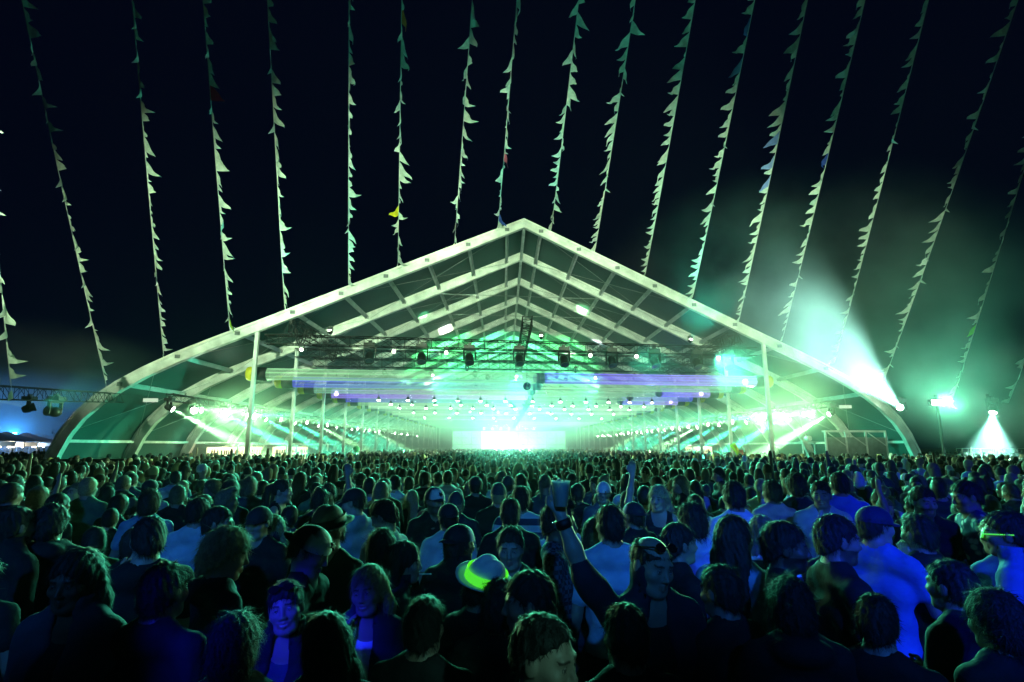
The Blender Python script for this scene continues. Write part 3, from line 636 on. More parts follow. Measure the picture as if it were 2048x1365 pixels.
# ------------------------------------------------------------------ pennant strings from the tent's edge up over the crowd
def pennant_mesh(seed):
    r = np.random.default_rng(seed); n = 7; L = 1.0; vs = []; idx = {}
    curl = r.uniform(-0.8, 0.8); w1 = r.uniform(1.5, 3.5); ph = r.uniform(0, 6); fold = r.uniform(0.06, 0.2); lean = r.uniform(0.75, 1.25); Wd = r.uniform(0.55, 1.0)
    for i in range(n+1):
        for j in range(n+1-i):
            a, t = j/n, i/n             # a along the hoist, t towards the fly
            x = L*(a + t*lean*0.95); y = Wd*t
            z = curl*t*t*0.8 + fold*math.sin(w1*3*t + ph + 2*a)*t + 0.05*math.sin(7*a + ph)*t
            y -= 0.35*curl*curl*t*t
            idx[(i, j)] = len(vs); vs.append((x, y, z))
    fs = []
    for i in range(n):
        for j in range(n-i):
            fs.append((idx[i, j], idx[i, j+1], idx[i+1, j]))
            if j < n-i-1: fs.append((idx[i, j+1], idx[i+1, j+1], idx[i+1, j]))
    return MB().add(vs, fs, True).mesh('pennant', M_FLAG)
PEN = [pennant_mesh(40 + k) for k in range(16)]
strings = [((22, 772), (-45, 0), None), ((212, 768), (50, 0), 0), ((327, 708), (268, 0), 0), ((459, 655), (409, 0), 0), ((569, 612), (537, 0), 0), ((697, 568), (699, 0), 0), ((796, 528), (804, 0), 0), ((909, 488), (944, 0), 0), ((996, 455), (1033, 0), 0), ((1103, 457), (1156, 0), 0),
           ((1191, 497), (1268, 0), 0), ((1291, 547), (1387, 0), 0), ((1387, 589), (1505, 0), 0), ((1479, 638), (1610, 0), 0), ((1566, 675), (1724, 0), 0), ((1672, 718), (1850, 0), 0), ((1770, 756), (2026, 0), 0), ((1905, 800), (2140, 0), 1), ((2022, 795), (2200, 300), 1)]
special = {3: {0.83: (0.9, 0.02, 0.12)}, 8: {0.44: (0.95, 0.12, 0.22), 0.1: (0.05, 0.12, 0.6)}, 6: {0.33: (0.95, 0.8, 0.02), 0.99: (0.9, 0.25, 0.05)}, 4: {}, 13: {0.58: (0.3, 0.4, 0.95), 0.63: (0.35, 0.45, 0.9), 0.7: (0.3, 0.4, 0.9)}, 14: {0.67: (0.06, 0.1, 0.6)}, 17: {0.26: (0.35, 0.9, 0.05)}, 12: {0.9: (0.15, 0.3, 0.6), 0.97: (0.1, 0.2, 0.6)}}
special[3][0.06] = (0.6, 0.9, 0.05)
nth = ['leftmost, cut by the picture edge', 'second from the left', 'third from the left', 'fourth from the left with one pink pennant', 'fifth from the left, ending above the left post', 'sixth from the left', 'with one yellow pennant', 'just left of the ridge, all pale', 'ending at the ridge, with one pink pennant in its middle',
       'first to the right of the ridge', 'second to the right of the ridge', 'third to the right of the ridge', 'fourth to the right of the ridge', 'fifth to the right of the ridge, with bluish pennants', 'sixth right of the ridge, one dark blue pennant', 'seventh right of the ridge, ending in the broad beam', 'eighth to the right, ending at the tent foot', 'running to the floodlight mast, with a lime green pennant', 'rightmost, a short bit at the picture edge']
prng = random.Random(21)
for si, (bp_, tp_, mode) in enumerate(strings):
    if mode is None: B = at(bp_[0], bp_[1], 15.0)
    elif mode == 1: B = at(bp_[0], bp_[1], 26.3 if si == 17 else 26.9)
    else:
        r_ = ray(*bp_); sK = (D0 - KS*XC - 0.14)/(r_.y - KS*r_.x); B = EYE + r_*sK
    if tp_[1] == 0: Q = at(tp_[0], tp_[1], 15.4)
    else: Q = at(tp_[0], tp_[1], 22)
    if mode is None: Q = at(tp_[0], 0, 10.5)
    E_ = B + (Q - B)*1.75
    root = empty('pennant_string', B, 0, 'string of %s triangular pennants, %s' % ('pale', nth[si]), 'bunting', 'pennant strings fanning from the tent edge')
    Ltot = (E_ - B).length; sag = 0.012*Ltot
    def pt(t): return (E_ - B)*t + Vector((0, 0, -4*sag*t*(1-t)))
    c = MB(); prev = Vector((0, 0, 0))
    for k in range(1, 25): nx_ = pt(k/24); c.tube(prev, nx_, 0.013, 5, cap=False); prev = nx_
    c.build('cord', M_CORD, root)
    side = (VPX - (bp_[0] + tp_[0])/2)/700.0
    LQ = (Q - B).length
    step = 0.43; n = int(LQ*1.12/step); tcur = 0.012
    sp = dict(special.get(si, {}))
    for k in range(n):
        s_ = (k + 0.45)*step + prng.uniform(-0.1, 0.1)
        t = s_/Ltot; P = pt(t); dirT = (pt(max(t-0.01, 0)) - pt(t+0.01)).normalized()
        lat = Vector((1, 0, 0)) - dirT*dirT.x; lat.normalize(); dn = dirT.cross(lat).normalized(); dn = dn if dn.z < 0 else -dn
        sgn = max(-1, min(1, side*2.2 + prng.uniform(-0.55, 0.55)))
        if abs(sgn) < 0.4: sgn = 0.5*(1 if prng.random() > 0.45 else -1)
        perp = (lat*sgn + dn*prng.uniform(0.25, 0.9)).normalized()
        nrm = dirT.cross(perp).normalized()
        sz = 0.47*prng.uniform(0.85, 1.2); wd = prng.choice([0.4, 0.6, 0.8, 0.95, 1.1, 1.25]) * (1.25 if prng.random() < 0.12 else 1.0)
        f = s_/LQ; hit = next((kf for kf in sp if f >= kf - 0.5*step/LQ and abs(f - kf) < step/LQ), None)
        if hit is not None: sz, wd = 0.56, 1.15
        M_ = Matrix((dirT*sz, perp*sz*wd, nrm*sz*0.9)).transposed().to_4x4(); M_.translation = P
        o = bpy.data.objects.new('pennant', prng.choice(PEN)); link(o, root); o.matrix_local = M_
        colr = (0.82, 0.86, 0.78)
        if hit is not None: colr = sp.pop(hit); o['label'] = 'coloured pennant among the pale ones'
        v_ = prng.uniform(0.8, 1.05); o.color = (colr[0]*v_, colr[1]*v_, colr[2]*v_, 1)

# ------------------------------------------------------------------ people: bodies grown from one signed-distance field each
def lines(lo, hi, coarse, fine):
    """grid lines from LO to HI: step COARSE, finer inside each (a, b, step)"""
    xs = [lo]; 
    while xs[-1] < hi:
        st = coarse
        for a, b, f in fine:
            if a <= xs[-1] <= b: st = min(st, f)
        nx = xs[-1] + st
        for a, b, f in fine:
            if xs[-1] < a < nx: nx = a
        xs.append(nx)
    return np.array(xs, np.float32)
class Field:
    def __init__(s, xs, ys, zs, base=None):
        s.x, s.y, s.z = xs, ys, zs
        s.F = np.full((len(xs), len(ys), len(zs)), 0.3, np.float32) if base is None else base.copy()
    def _sl(s, lo, hi, m):
        r = []
        for ax, a, b in zip((s.x, s.y, s.z), lo, hi):
            i, j = np.searchsorted(ax, a - m), np.searchsorted(ax, b + m)
            r.append(slice(max(i-1, 0), min(j+1, len(ax))))
        return tuple(r)
    def _put(s, sl, d, k, op):
        f = s.F[sl]
        if op == 'add':
            if k > 0: h = np.maximum(k - np.abs(f - d), 0)/k; s.F[sl] = np.minimum(f, d) - h*h*k*0.25
            else: s.F[sl] = np.minimum(f, d)
        else:
            d = -d
            if k > 0: h = np.maximum(k - np.abs(f - d), 0)/k; s.F[sl] = np.maximum(f, d) + h*h*k*0.25
            else: s.F[sl] = np.maximum(f, d)
    def cap(s, a, b, ra, rb=None, k=0.03, op='add'):
        rb = ra if rb is None else rb; a = np.array(a, np.float32); b = np.array(b, np.float32); r = max(ra, rb)
        sl = s._sl(np.minimum(a, b) - r, np.maximum(a, b) + r, 0.05)
        x = s.x[sl[0]][:, None, None] - a[0]; y = s.y[sl[1]][None, :, None] - a[1]; z = s.z[sl[2]][None, None, :] - a[2]
        ba = b - a; L2 = float(ba @ ba) + 1e-9
        h = np.clip((x*ba[0] + y*ba[1] + z*ba[2])/L2, 0, 1)
        d = np.sqrt((x - h*ba[0])**2 + (y - h*ba[1])**2 + (z - h*ba[2])**2) - (ra + h*(rb - ra))
        s._put(sl, d, k, op); return s
    def ell(s, c, r, k=0.03, op='add', Rm=None):
        c = np.array(c, np.float32); r = np.array(r, np.float32); rr = float(r.max())
        sl = s._sl(c - rr, c + rr, 0.05)
        x = s.x[sl[0]][:, None, None] - c[0]; y = s.y[sl[1]][None, :, None] - c[1]; z = s.z[sl[2]][None, None, :] - c[2]
        if Rm is not None:
            x, y, z = (Rm[0, 0]*x + Rm[1, 0]*y + Rm[2, 0]*z), (Rm[0, 1]*x + Rm[1, 1]*y + Rm[2, 1]*z), (Rm[0, 2]*x + Rm[1, 2]*y + Rm[2, 2]*z)
        k0 = np.sqrt((x/r[0])**2 + (y/r[1])**2 + (z/r[2])**2); k1 = np.sqrt((x/r[0]**2)**2 + (y/r[1]**2)**2 + (z/r[2]**2)**2) + 1e-6
        s._put(sl, k0*(k0 - 1)/k1, k, op); return s
    def plane(s, n, c, k=0.0):
        """keeps n.p < c"""
        d = n[0]*s.x[:, None, None] + n[1]*s.y[None, :, None] + n[2]*s.z[None, None, :] - c
        s._put((slice(None),)*3, -d, k, 'sub'); return s
    def wob(s, f): s.F += f(s.x[:, None, None], s.y[None, :, None], s.z[None, None, :]).astype(np.float32); return s
_CO = np.array([(i & 1, (i >> 1) & 1, (i >> 2) & 1) for i in range(8)])
_ED = [(a, b) for a in range(8) for b in range(8) if a < b and bin(a ^ b).count('1') == 1]
def nets(fd):
    F = fd.F.copy(); F[0], F[-1], F[:, 0], F[:, -1], F[:, :, 0], F[:, :, -1] = (0.1,)*6
    ins = F < 0; nx, ny, nz = F.shape
    cnt = np.zeros((nx-1, ny-1, nz-1), np.int8)
    for a, b, c in _CO: cnt += ins[a:nx-1+a, b:ny-1+b, c:nz-1+c]
    act = np.nonzero((cnt > 0) & (cnt < 8)); N = len(act[0])
    if N == 0: return np.zeros((0, 3)), np.zeros((0, 4), int)
    idx = np.full(cnt.shape, -1, np.int64); idx[act] = np.arange(N)
    I = np.stack(act, 1); val = np.stack([F[I[:, 0]+a, I[:, 1]+b, I[:, 2]+c] for a, b, c in _CO], 1)
    ps = np.zeros((N, 3)); w = np.zeros(N)
    ax = (fd.x, fd.y, fd.z)
    cp = np.stack([np.stack([ax[d][I[:, d] + _CO[q, d]] for d in range(3)], 1) for q in range(8)], 1)
    for a, b in _ED:
        m = (val[:, a] < 0) != (val[:, b] < 0)
        t = val[m, a]/(val[m, a] - val[m, b]); ps[m] += cp[m, a] + (cp[m, b] - cp[m, a])*t[:, None]; w[m] += 1
    V = ps/w[:, None]; Q = []
    for d in range(3):
        e, f = (d+1) % 3, (d+2) % 3
        lo = [slice(None)]*3; hi = [slice(None)]*3; lo[d] = slice(0, -1); hi[d] = slice(1, None)
        for q in (e, f): lo[q] = slice(1, -1); hi[q] = slice(1, -1)
        A, B = ins[tuple(lo)], ins[tuple(hi)]
        for sgn in (True, False):
            P = np.stack(np.nonzero((A == sgn) & (B == (not sgn))), 1)
            if not len(P): continue
            P[:, e] += 1; P[:, f] += 1
            def c_(de, df): q = P.copy(); q[:, e] += de; q[:, f] += df; return idx[q[:, 0], q[:, 1], q[:, 2]]
            q = np.stack([c_(-1, -1), c_(0, -1), c_(0, 0), c_(-1, 0)], 1)
            Q.append(q if sgn else q[:, ::-1])
    return V, np.concatenate(Q)
def np_mesh(name, V, Q, m, tint=None):
    me = bpy.data.meshes.new(name); n = len(V)
    me.vertices.add(n); me.vertices.foreach_set('co', V.astype(np.float32).ravel())
    k = Q.shape[1]; me.loops.add(len(Q)*k); me.loops.foreach_set('vertex_index', Q.astype(np.int32).ravel())
    me.polygons.add(len(Q)); me.polygons.foreach_set('loop_start', np.arange(0, len(Q)*k, k, dtype=np.int32))
    me.polygons.foreach_set('use_smooth', np.ones(len(Q), bool))
    if tint is not None:
        at_ = me.attributes.new('tint', 'FLOAT_COLOR', 'POINT'); c = np.ones((n, 4), np.float32); c[:, :3] = tint; at_.data.foreach_set('color', c.ravel())
    me.update(calc_edges=True); me.validate()
    if m: me.materials.append(m)
    return me

M_SKIN = mat('skin', (1, 1, 1), 0.5, 0, 0.12, 9, 0.08, 120, obj_color=True, tint=True)
M_HAIR = mat('hair', (1, 1, 1), 0.62, 0, 0.5, 60, 0.35, 160, obj_color=True)
M_CLOTH = mat('clothing', (1, 1, 1), 0.85, 0, 0.3, 6, 0.9, 9, obj_color=True)
M_CLOTH_T = mat('printed_clothing', (1, 1, 1), 0.85, 0, 0.15, 5, 0.3, 14, obj_color=True, tint=True)
M_HAT = mat('hat_felt', (1, 1, 1), 0.8, 0, 0.2, 12, 0.25, 60, obj_color=True, tint=True)
def pattern_mat(kind):
    m, nt, p = nodes_of('cloth_' + kind); N = nt.nodes; L = nt.links; tc = N.new('ShaderNodeTexCoord'); p.inputs['Roughness'].default_value = 0.85
    rp = N.new('ShaderNodeValToRGB'); e = rp.color_ramp.elements
    if kind == 'stripes':
        w = N.new('ShaderNodeTexWave'); w.bands_direction = 'Z'; w.inputs['Scale'].default_value = 2.6; L.new(tc.outputs['Object'], w.inputs[0]); L.new(w.outputs['Fac'], rp.inputs[0])
        rp.color_ramp.interpolation = 'CONSTANT'; e[0].color = (0.03, 0.05, 0.1, 1); e[1].position = 0.5; e[1].color = (0.75, 0.75, 0.75, 1)
    elif kind == 'plaid':
        a = N.new('ShaderNodeTexChecker'); a.inputs['Scale'].default_value = 42; L.new(tc.outputs['Object'], a.inputs[0]); L.new(a.outputs['Fac'], rp.inputs[0])
        e[0].color = (0.015, 0.018, 0.03, 1); e[1].color = (0.09, 0.1, 0.14, 1)
    else:
        v = N.new('ShaderNodeTexVoronoi'); v.inputs['Scale'].default_value = 17; L.new(tc.outputs['Object'], v.inputs[0]); L.new(v.outputs['Distance'], rp.inputs[0])
        rp.color_ramp.interpolation = 'EASE'; e[0].position = 0.22; e[0].color = (0.8, 0.78, 0.8, 1); e[1].position = 0.5; e[1].color = (0.03, 0.04, 0.16, 1)
    L.new(rp.outputs[0], p.inputs['Base Color']); return m
M_STRIPE, M_PLAID, M_FLORAL = pattern_mat('stripes'), pattern_mat('plaid'), pattern_mat('floral')
M_NEON = glow('neon_band', (0.1, 1.0, 0.01), 0.75)
M_PALE_PLASTIC = mat('clear_cup', (0.85, 0.9, 0.88), 0.2, 0, 0.1, translucent=0.5)

def vadd(a, b): return (a[0]+b[0], a[1]+b[1], a[2]+b[2])
ARMS = {  # elbow, wrist, hand direction, for the person's own right side (x > 0); mirrored for the left
    'down': ((0.25, -0.03, 1.13), (0.26, 0.05, 0.88), (0.02, 0.1, -1)),
    'bent': ((0.27, 0.02, 1.14), (0.14, 0.24, 1.16), (-0.7, 0.5, 0.2)),
    'cup': ((0.27, 0.02, 1.15), (0.18, 0.27, 1.27), (-0.2, 0.4, 0.9)),
    'mouth': ((0.26, 0.08, 1.17), (0.1, 0.19, 1.42), (-0.5, 0.1, 0.9)),
    'cross': ((0.27, 0.08, 1.15), (0.03, 0.2, 1.12), (-1, 0.1, 0.05)),
    'up': ((0.30, 0.14, 1.60), (0.25, 0.14, 1.86), (-0.05, 0.05, 1)),
    'high': ((0.33, 0.05, 1.62), (0.42, 0.03, 1.86), (0.12, -0.05, 1)),
}
def make_person(head=(0, 0, 0), arms=('down', 'down'), hair='short', top='tee', hat=None, lod=0, woman=False, beard=False, smile=False, thin=1.0, bend=0.0, neck_deep=False, sleeve=None, fine=False):
    """meshes of one figure, facing +y, 1.75 m tall, feet on z = 0. HEAD: yaw, pitch (down positive), roll in degrees. LOD 0: fine head, 1: coarse"""
    W_ = 0.9 if woman else 1.0; W_ *= thin
    hc = np.array((0.0, 0.015 + bend*0.5, 1.635 - abs(bend)*0.15)); ry, rp_, rr = [R(a) for a in head]
    Rm = np.array(Matrix.Rotation(ry, 3, 'Z') @ Matrix.Rotation(-rp_, 3, 'X') @ Matrix.Rotation(rr, 3, 'Y'))
    def H(p): return tuple(hc + Rm @ np.array(p, float))
    fh, ch, fhand = ((0.0062, 0.034, 0.0095) if lod == 0 else (0.0125, 0.042, 0.016))
    if fine: fh = 0.0044
    hands = []
    J = {}
    for s, a in zip((1, -1), arms):
        el, wr, hd = ARMS[a]; sh = (0.185*W_, -0.01, 1.425)
        if a in ('up', 'high'): sh = (0.185*W_, 0.0, 1.45)
        el, wr = (el[0]*W_, el[1], el[2]), (wr[0]*W_, wr[1], wr[2]); m_ = lambda p: (p[0]*s, p[1], p[2])
        J[s] = (m_(sh), m_(el), m_(wr), tuple(np.array(m_(hd))/np.linalg.norm(hd)), a)
    zt = 1.83; xm = 0.37; ym = 0.34
    fx, fy, fz = [(hc[0]-0.105, hc[0]+0.105, fh)], [(hc[1]-0.125, hc[1]+0.135, fh)], [(hc[2]-0.13, hc[2]+0.145, fh)]
    for s in (1, -1):
        w, d, a = J[s][2], J[s][3], J[s][4]
        if a in ('up', 'high', 'mouth', 'cup', 'bent') and lod == 0:
            c = np.array(w) + np.array(d)*0.09; zt = max(zt, c[2] + 0.16)
            fx.append((c[0]-0.1, c[0]+0.1, fhand)); fy.append((c[1]-0.1, c[1]+0.1, fhand)); fz.append((c[2]-0.12, c[2]+0.12, fhand))
        elif a in ('up', 'high'): zt = 2.1
        xm = max(xm, abs(J[s][1][0]) + 0.1, abs(w[0]) + 0.15)
    xs, ys, zs = lines(-xm, xm, ch, fx), lines(-0.3, ym, ch, fy), lines(-0.04, zt, ch*1.25, fz)
    # clothed trunk prims are shared by body and clothes
    def trunk(F, g, sleeves=None, k=0.04):
        F.cap((-.07*W_, 0, .94), (.07*W_, 0, .94), .098*W_ + g + (0.008 if woman else 0), k=k).cap((-.062*W_, 0, 1.1), (.062*W_, 0, 1.1), .091*W_ + g - (.01 if woman else 0), k=k + .02)
        F.cap((-.088*W_, 0.005, 1.27), (.088*W_, 0.005, 1.27), .093*W_ + g, k=k + .03).cap((-.15*W_, -.01, 1.42), (.15*W_, -.01, 1.42), .05 + g*.8, k=k + .02)
        if woman:
            for q in (-1, 1): F.ell((q*.07, .07, 1.26), (.052 + g, .052 + g, .052 + g), k=.05)
        F.cap((-.05*W_, -.02, 1.455), (.05*W_, -.02, 1.455), .06 + g, k=.03)
        for s in (1, -1):
            F.cap((s*.145*W_, -.015, 1.435), (s*.028, -.022, 1.505), .044 + g*0.8, k=.04)
            if sleeves is not None and sleeves > 0:
                sh, el, wr, hd, a = [np.array(q) if not isinstance(q, str) else q for q in J[s]]
                if sleeves <= 1: F.cap(sh, sh + (el - sh)*sleeves, .048 + g*1.0, .047 - .008*sleeves + g*1.5, k=.03)
                else: F.cap(sh, el, .047 + g*.9, .04 + g*.8, k=.03).cap(el, el + (wr - el)*(sleeves - 1), .04 + g*.8, .032 + g*.8, k=.02)
    B = Field(xs, ys, zs); trunk(B, 0.0)
    for s in (1, -1):
        sh, el, wr, hd, a = [np.array(q) if not isinstance(q, str) else q for q in J[s]]
        B.cap(sh, el, .047*W_, .038*W_, k=.04).cap(el, el*.55 + wr*.45, .04*W_, .037*W_, k=.03).cap(el*.55 + wr*.45, wr, .036*W_, .025, k=.02)
        # hand: palm, four unequal fingers with a bend, thumb from the side of the palm
        side = np.cross(hd, (0, 1, 0) if abs(hd[1]) < .8 else (0, 0, 1)); side /= np.linalg.norm(side); nrm = np.cross(side, hd)
        p0, p1 = wr + hd*.015, wr + hd*.085
        for q in (-1, 0, 1): B.cap(p0 + side*q*.014, p1 + side*q*.024, .014, .0125, k=.012)
        curl = .5 if a in ('bent', 'cup', 'mouth', 'up') else .22
        for q, ln in zip((-1.5, -.5, .5, 1.5), (.058, .075, .082, .07)):
            b0 = p1 + side*q*.0165; b1 = b0 + hd*ln*.5 + nrm*curl*ln*.35 + side*q*.002; b2 = b1 + hd*ln*.42*(1 - curl) + nrm*curl*ln*.9
            B.cap(b0, b1, .0098, .0088, k=.004).cap(b1, b2, .0088, .0072, k=.004)
        t0 = wr + hd*.03 - side*.022*s; t1 = t0 - side*.028*s + hd*.03; t2 = t1 + hd*.03 + nrm*.012
        B.cap(t0, t1, .0125, .0105, k=.008).cap(t1, t2, .0105, .0085, k=.004)
        B.cap((s*.09*W_, 0, .9), (s*.095, .015, .5), .078*W_, .055, k=.05).cap((s*.095, .015, .5), (s*.1, -.02, .09), .052, .036, k=.04).cap((s*.1, -.035, .035), (s*.115, .15, .025), .036, .03, k=.03)
    B.cap((0, -.012, 1.47), tuple(hc + Rm @ np.array((0, -.02, -.07))), .053*W_, .052*W_, k=.04)
    # head
    B.ell(H((0, -.012, .032)), (.074, .094, .088), .03, Rm=Rm).ell(H((0, .02, -.035)), (.06, .07, .078), .04, Rm=Rm)
    B.cap(H((-.03, .052, -.085)), H((.03, .052, -.085)), .02, k=.03).cap(H((-.012, .072, -.095)), H((.012, .072, -.095)), .0135 if not woman else .011, k=.025)
    B.cap(H((-.036, .077, .026)), H((.036, .077, .026)), .010 if not woman else .0045, k=.022)
    for s in (1, -1):
        B.ell(H((s*.031, .098, .006)), (.017, .014, .011), .012, 'sub', Rm); B.ell(H((s*.031, .0745, .006)), (.0125, .0125, .0115), .002, Rm=Rm)
        B.ell(H((s*.043, .06, -.02)), (.02, .022, .018), .03, Rm=Rm); B.ell(H((s*.0755, -.008, -.004)), (.009, .021, .031), .012, Rm=Rm)
        B.ell(H((s*.0115, .094, -.031)), (.0075, .009, .007), .008, Rm=Rm)
    B.cap(H((0, .082, .018)), H((0, .107 if not woman else .102, -.024)), .0075 if not woman else .006, .0105 if not woman else .0085, k=.014)
    wd_ = .03 if smile else .019
    for q in (-1, 1): B.cap(H((0, .0885, -.0535)), H((q*wd_, .079, -.0555 + (.006 if smile else 0))), .0068, .004, k=.008); B.cap(H((0, .088, -.068)), H((q*wd_*.9, .077, -.064 + (.005 if smile else 0))), .0078, .004, k=.008)
    if smile: B.cap(H((-.016, .0935, -.0605)), H((.016, .0935, -.0605)), .0042, k=.004, op='sub')
    V, Q = nets(B)
    # paint: lips, brows, eyes, beard, shoes
    P = (V - hc) @ Rm; t = np.ones((len(V), 3), np.float32); x, y, z = P[:, 0], P[:, 1], P[:, 2]
    inh = (np.abs(x) < .1) & (np.abs(z) < .14) & (np.abs(y) < .14)
    t[inh & (np.abs(x) < wd_ + .002) & (y > .07) & (z < -.049) & (z > -.076)] = (.95, .68, .66)
    if smile: t[inh & (np.abs(x) < .019) & (y > .07) & (z < -.0565) & (z > -.0645)] = (1.5, 1.6, 1.8)
    t[inh & (y > .06) & (np.abs(x) > .013) & (np.abs(x) < .05) & (z > .0225) & (z < .0315)] = (.22, .2, .2)
    for s in (1, -1):
        e = (x - s*.031)**2 + ((z - .006)*1.25)**2
        t[inh & (y > .07) & (e < .0125**2)] = (.3, .25, .25); t[inh & (y > .076) & (e < .0095**2)] = (1.2, 1.25, 1.4); t[inh & (y > .078) & (e < .0062**2)] = (.1, .1, .12)
    if beard: t[inh & (z < -.035) & (y > -.02) & ~((np.abs(x) < .02) & (z > -.075) & (z < -.05))] *= .32
    t[V[:, 2] < .085] = (.06, .06, .07)
    out = {'body': np_mesh('body', V, Q, M_SKIN, t)}
    # hair: shell over the skull, cut back from the face
    if hair != 'bald':
        hs = fh if lod else 0.0068
        long_ = hair in ('long', 'bob', 'ponytail'); zl = -.42 if hair == 'long' else (-.26 if long_ else -.16)
        hx, hy, hzz = lines(hc[0]-.16, hc[0]+.16, hs, []), lines(hc[1]-.25, hc[1]+.17, hs, []), lines(hc[2]+zl, hc[2]+.21, hs if not long_ else hs*1.3, [])
        Fh = Field(hx, hy, hzz); g = {'buzz': .004, 'short': .008, 'quiff': .009, 'curly': .02, 'long': .012, 'bob': .012, 'ponytail': .007, 'thin': .006, 'mop': .016, 'crew': .007}[hair]
        Fh.ell(H((0, -.015, .034)), (.074 + g, .096 + g, .09 + g), .01, Rm=Rm)
        if hair in ('short', 'quiff', 'buzz', 'curly', 'mop', 'crew'): Fh.ell(H((0, -.042, -.022)), (.066 + g, .064 + g, .082 + g), .03, Rm=Rm)
        if hair == 'quiff': Fh.ell(H((0, .045, .125)), (.058, .05, .03), .03, Rm=Rm)
        if hair == 'mop': Fh.ell(H((0, -.045, -.045)), (.078, .075, .09), .03, Rm=Rm)
        if hair in ('long', 'bob'):
            zb = -.33 if hair == 'long' else -.15
            for s in (1, -1): Fh.cap(H((s*.062, -.03, .02)), tuple(np.array(H((s*.075, -.055, -.1)))), .04, .042, k=.03); Fh.cap(H((s*.075, -.055, -.1)), tuple(np.array(H((s*.085, -.075, -.1))) + (0, 0, zb + .1)), .042, .03, k=.03)
            Fh.cap(H((0, -.065, 0)), tuple(np.array(H((0, -.085, -.08))) + (0, -.01, zb + .08)), .068, .05, k=.03)
        if hair == 'ponytail': Fh.cap(H((0, -.1, .05)), H((0, -.145, .03)), .026, .032, k=.02).cap(H((0, -.145, .03)), H((0, -.15, -.17)), .032, .014, k=.02)
        if hair == 'thin':
            n_ = Rm @ np.array((0, .2, 1.0)); Fh.plane(n_, float(n_ @ hc) + .075)
        if hat and hat[0] in ('cap', 'cap_back', 'fedora', 'beanie'):
            n_ = Rm @ np.array((0, 0, 1.0)); Fh.plane(n_, float(n_ @ hc) + .042)
        n_ = Rm @ np.array((0, .75, -.9)); ofs = {'mop': .022, 'buzz': .0, 'crew': -.016}.get(hair, .004)
        if long_:
            Fh.ell(H((0, .1, -.03)), (.062, .085, .088), .01, 'sub', Rm)
        else: Fh.plane(n_, float(n_ @ hc) + ofs)
        Fh.wob(lambda a, b, c: (.0042 if not lod else .003)*np.sin(150*a + 51*c)*np.sin(138*b + 27*a + 30*c) + .0022*np.sin(240*a + 40*b)*np.sin(33*c + 60*b) + (.006*np.sin(70*a)*np.sin(66*b)*np.sin(75*c) if hair == 'curly' else 0))
        hv, hq = nets(Fh)
        if len(hv):
            # loose strands lie over the shell and break its outline
            rs = np.random.default_rng(int(abs(head[0])*7 + len(hair)*13 + lod)); ns = {0: 1100, 1: 330}[lod]
            if hair in ('long', 'bob', 'mop'): ns = int(ns*1.4)
            fc = rs.integers(0, len(hq), ns); q4 = hv[hq[fc]]; c0 = q4.mean(1); nn = np.cross(q4[:, 2] - q4[:, 0], q4[:, 3] - q4[:, 1]); nn /= np.linalg.norm(nn, axis=1)[:, None] + 1e-9
            crown = np.array(H((0, -.03, .13))); fl = c0 - crown; fl /= np.linalg.norm(fl, axis=1)[:, None] + 1e-9
            if hair in ('long', 'bob', 'mop', 'ponytail'): fl = fl*.5 + np.array((0, 0, -.9))
            fl = fl + rs.normal(0, .35 if hair not in ('curly', 'mop') else .8, fl.shape); fl -= nn*(fl*nn).sum(1)[:, None]; fl /= np.linalg.norm(fl, axis=1)[:, None] + 1e-9
            ln = rs.uniform(.02, .05, ns)*(1.7 if hair in ('long', 'bob', 'mop') else .5 if hair in ('buzz', 'thin', 'crew') else 1.0); wd2 = np.cross(nn, fl)*rs.uniform(.0008, .0016, ns)[:, None]*(1.6 if lod else 1.0); lift = rs.uniform(.001, .009, ns)*(1.6 if hair in ('curly', 'mop', 'quiff') else 1.0)
            sv, sq = [], []; b0 = len(hv)
            for j, (t_, l_) in enumerate(((-.1, -.15), (.35, .8), (.7, 1.0), (1.0, .75))):
                m_ = c0 + fl*(ln*t_)[:, None] + nn*(lift*l_)[:, None]; w_ = wd2*(1 - .8*max(t_, 0)); sv += [m_ - w_, m_ + w_]
            sv = np.stack(sv, 1).reshape(-1, 3); ids = b0 + np.arange(ns)[:, None]*8
            for j in range(3): sq.append(ids + np.array([[2*j, 2*j+1, 2*j+3, 2*j+2]]))
            out['hair'] = np_mesh('hair', np.concatenate([hv, sv]), np.concatenate([hq] + sq), M_HAIR)
    # top
    sl = sleeve if sleeve is not None else {'tee': .55, 'tank': 0, 'jacket': 1.97, 'long': 1.95, 'shirt': .62, 'hoodie': 1.97}[top]
    cs = .017 if lod == 0 else .024
    czs = lines(.8, zt if sl > 0 and any(a in ('up', 'high', 'mouth') for a in arms) else 1.6, cs*1.15, [])
    C = Field(lines(-xm, xm, cs, []), lines(-.3, ym, cs, []), czs); g = {'tee': .012, 'tank': .009, 'jacket': .022, 'long': .012, 'shirt': .015, 'hoodie': .022}[top]
    trunk(C, g, sl if sl > 0 else None)
    ph = (abs(hash((top, hair, arms))) % 60)/10.0 if False else (len(top)*1.7 + head[0]*.05)
    fa = 1.5 if top in ('jacket', 'long', 'hoodie', 'shirt') else 1.0
    C.wob(lambda a, b, c: fa*.005*np.sin(26*c + 13*a*np.sign(b) + ph)*np.sin(9*a + 7*b + 3*c) + .004*np.sin(17*a - 21*c + ph)*np.sin(15*b + 5*c))
    C.plane((0, 0, -1), -.86 if top != 'tank' else -.9)
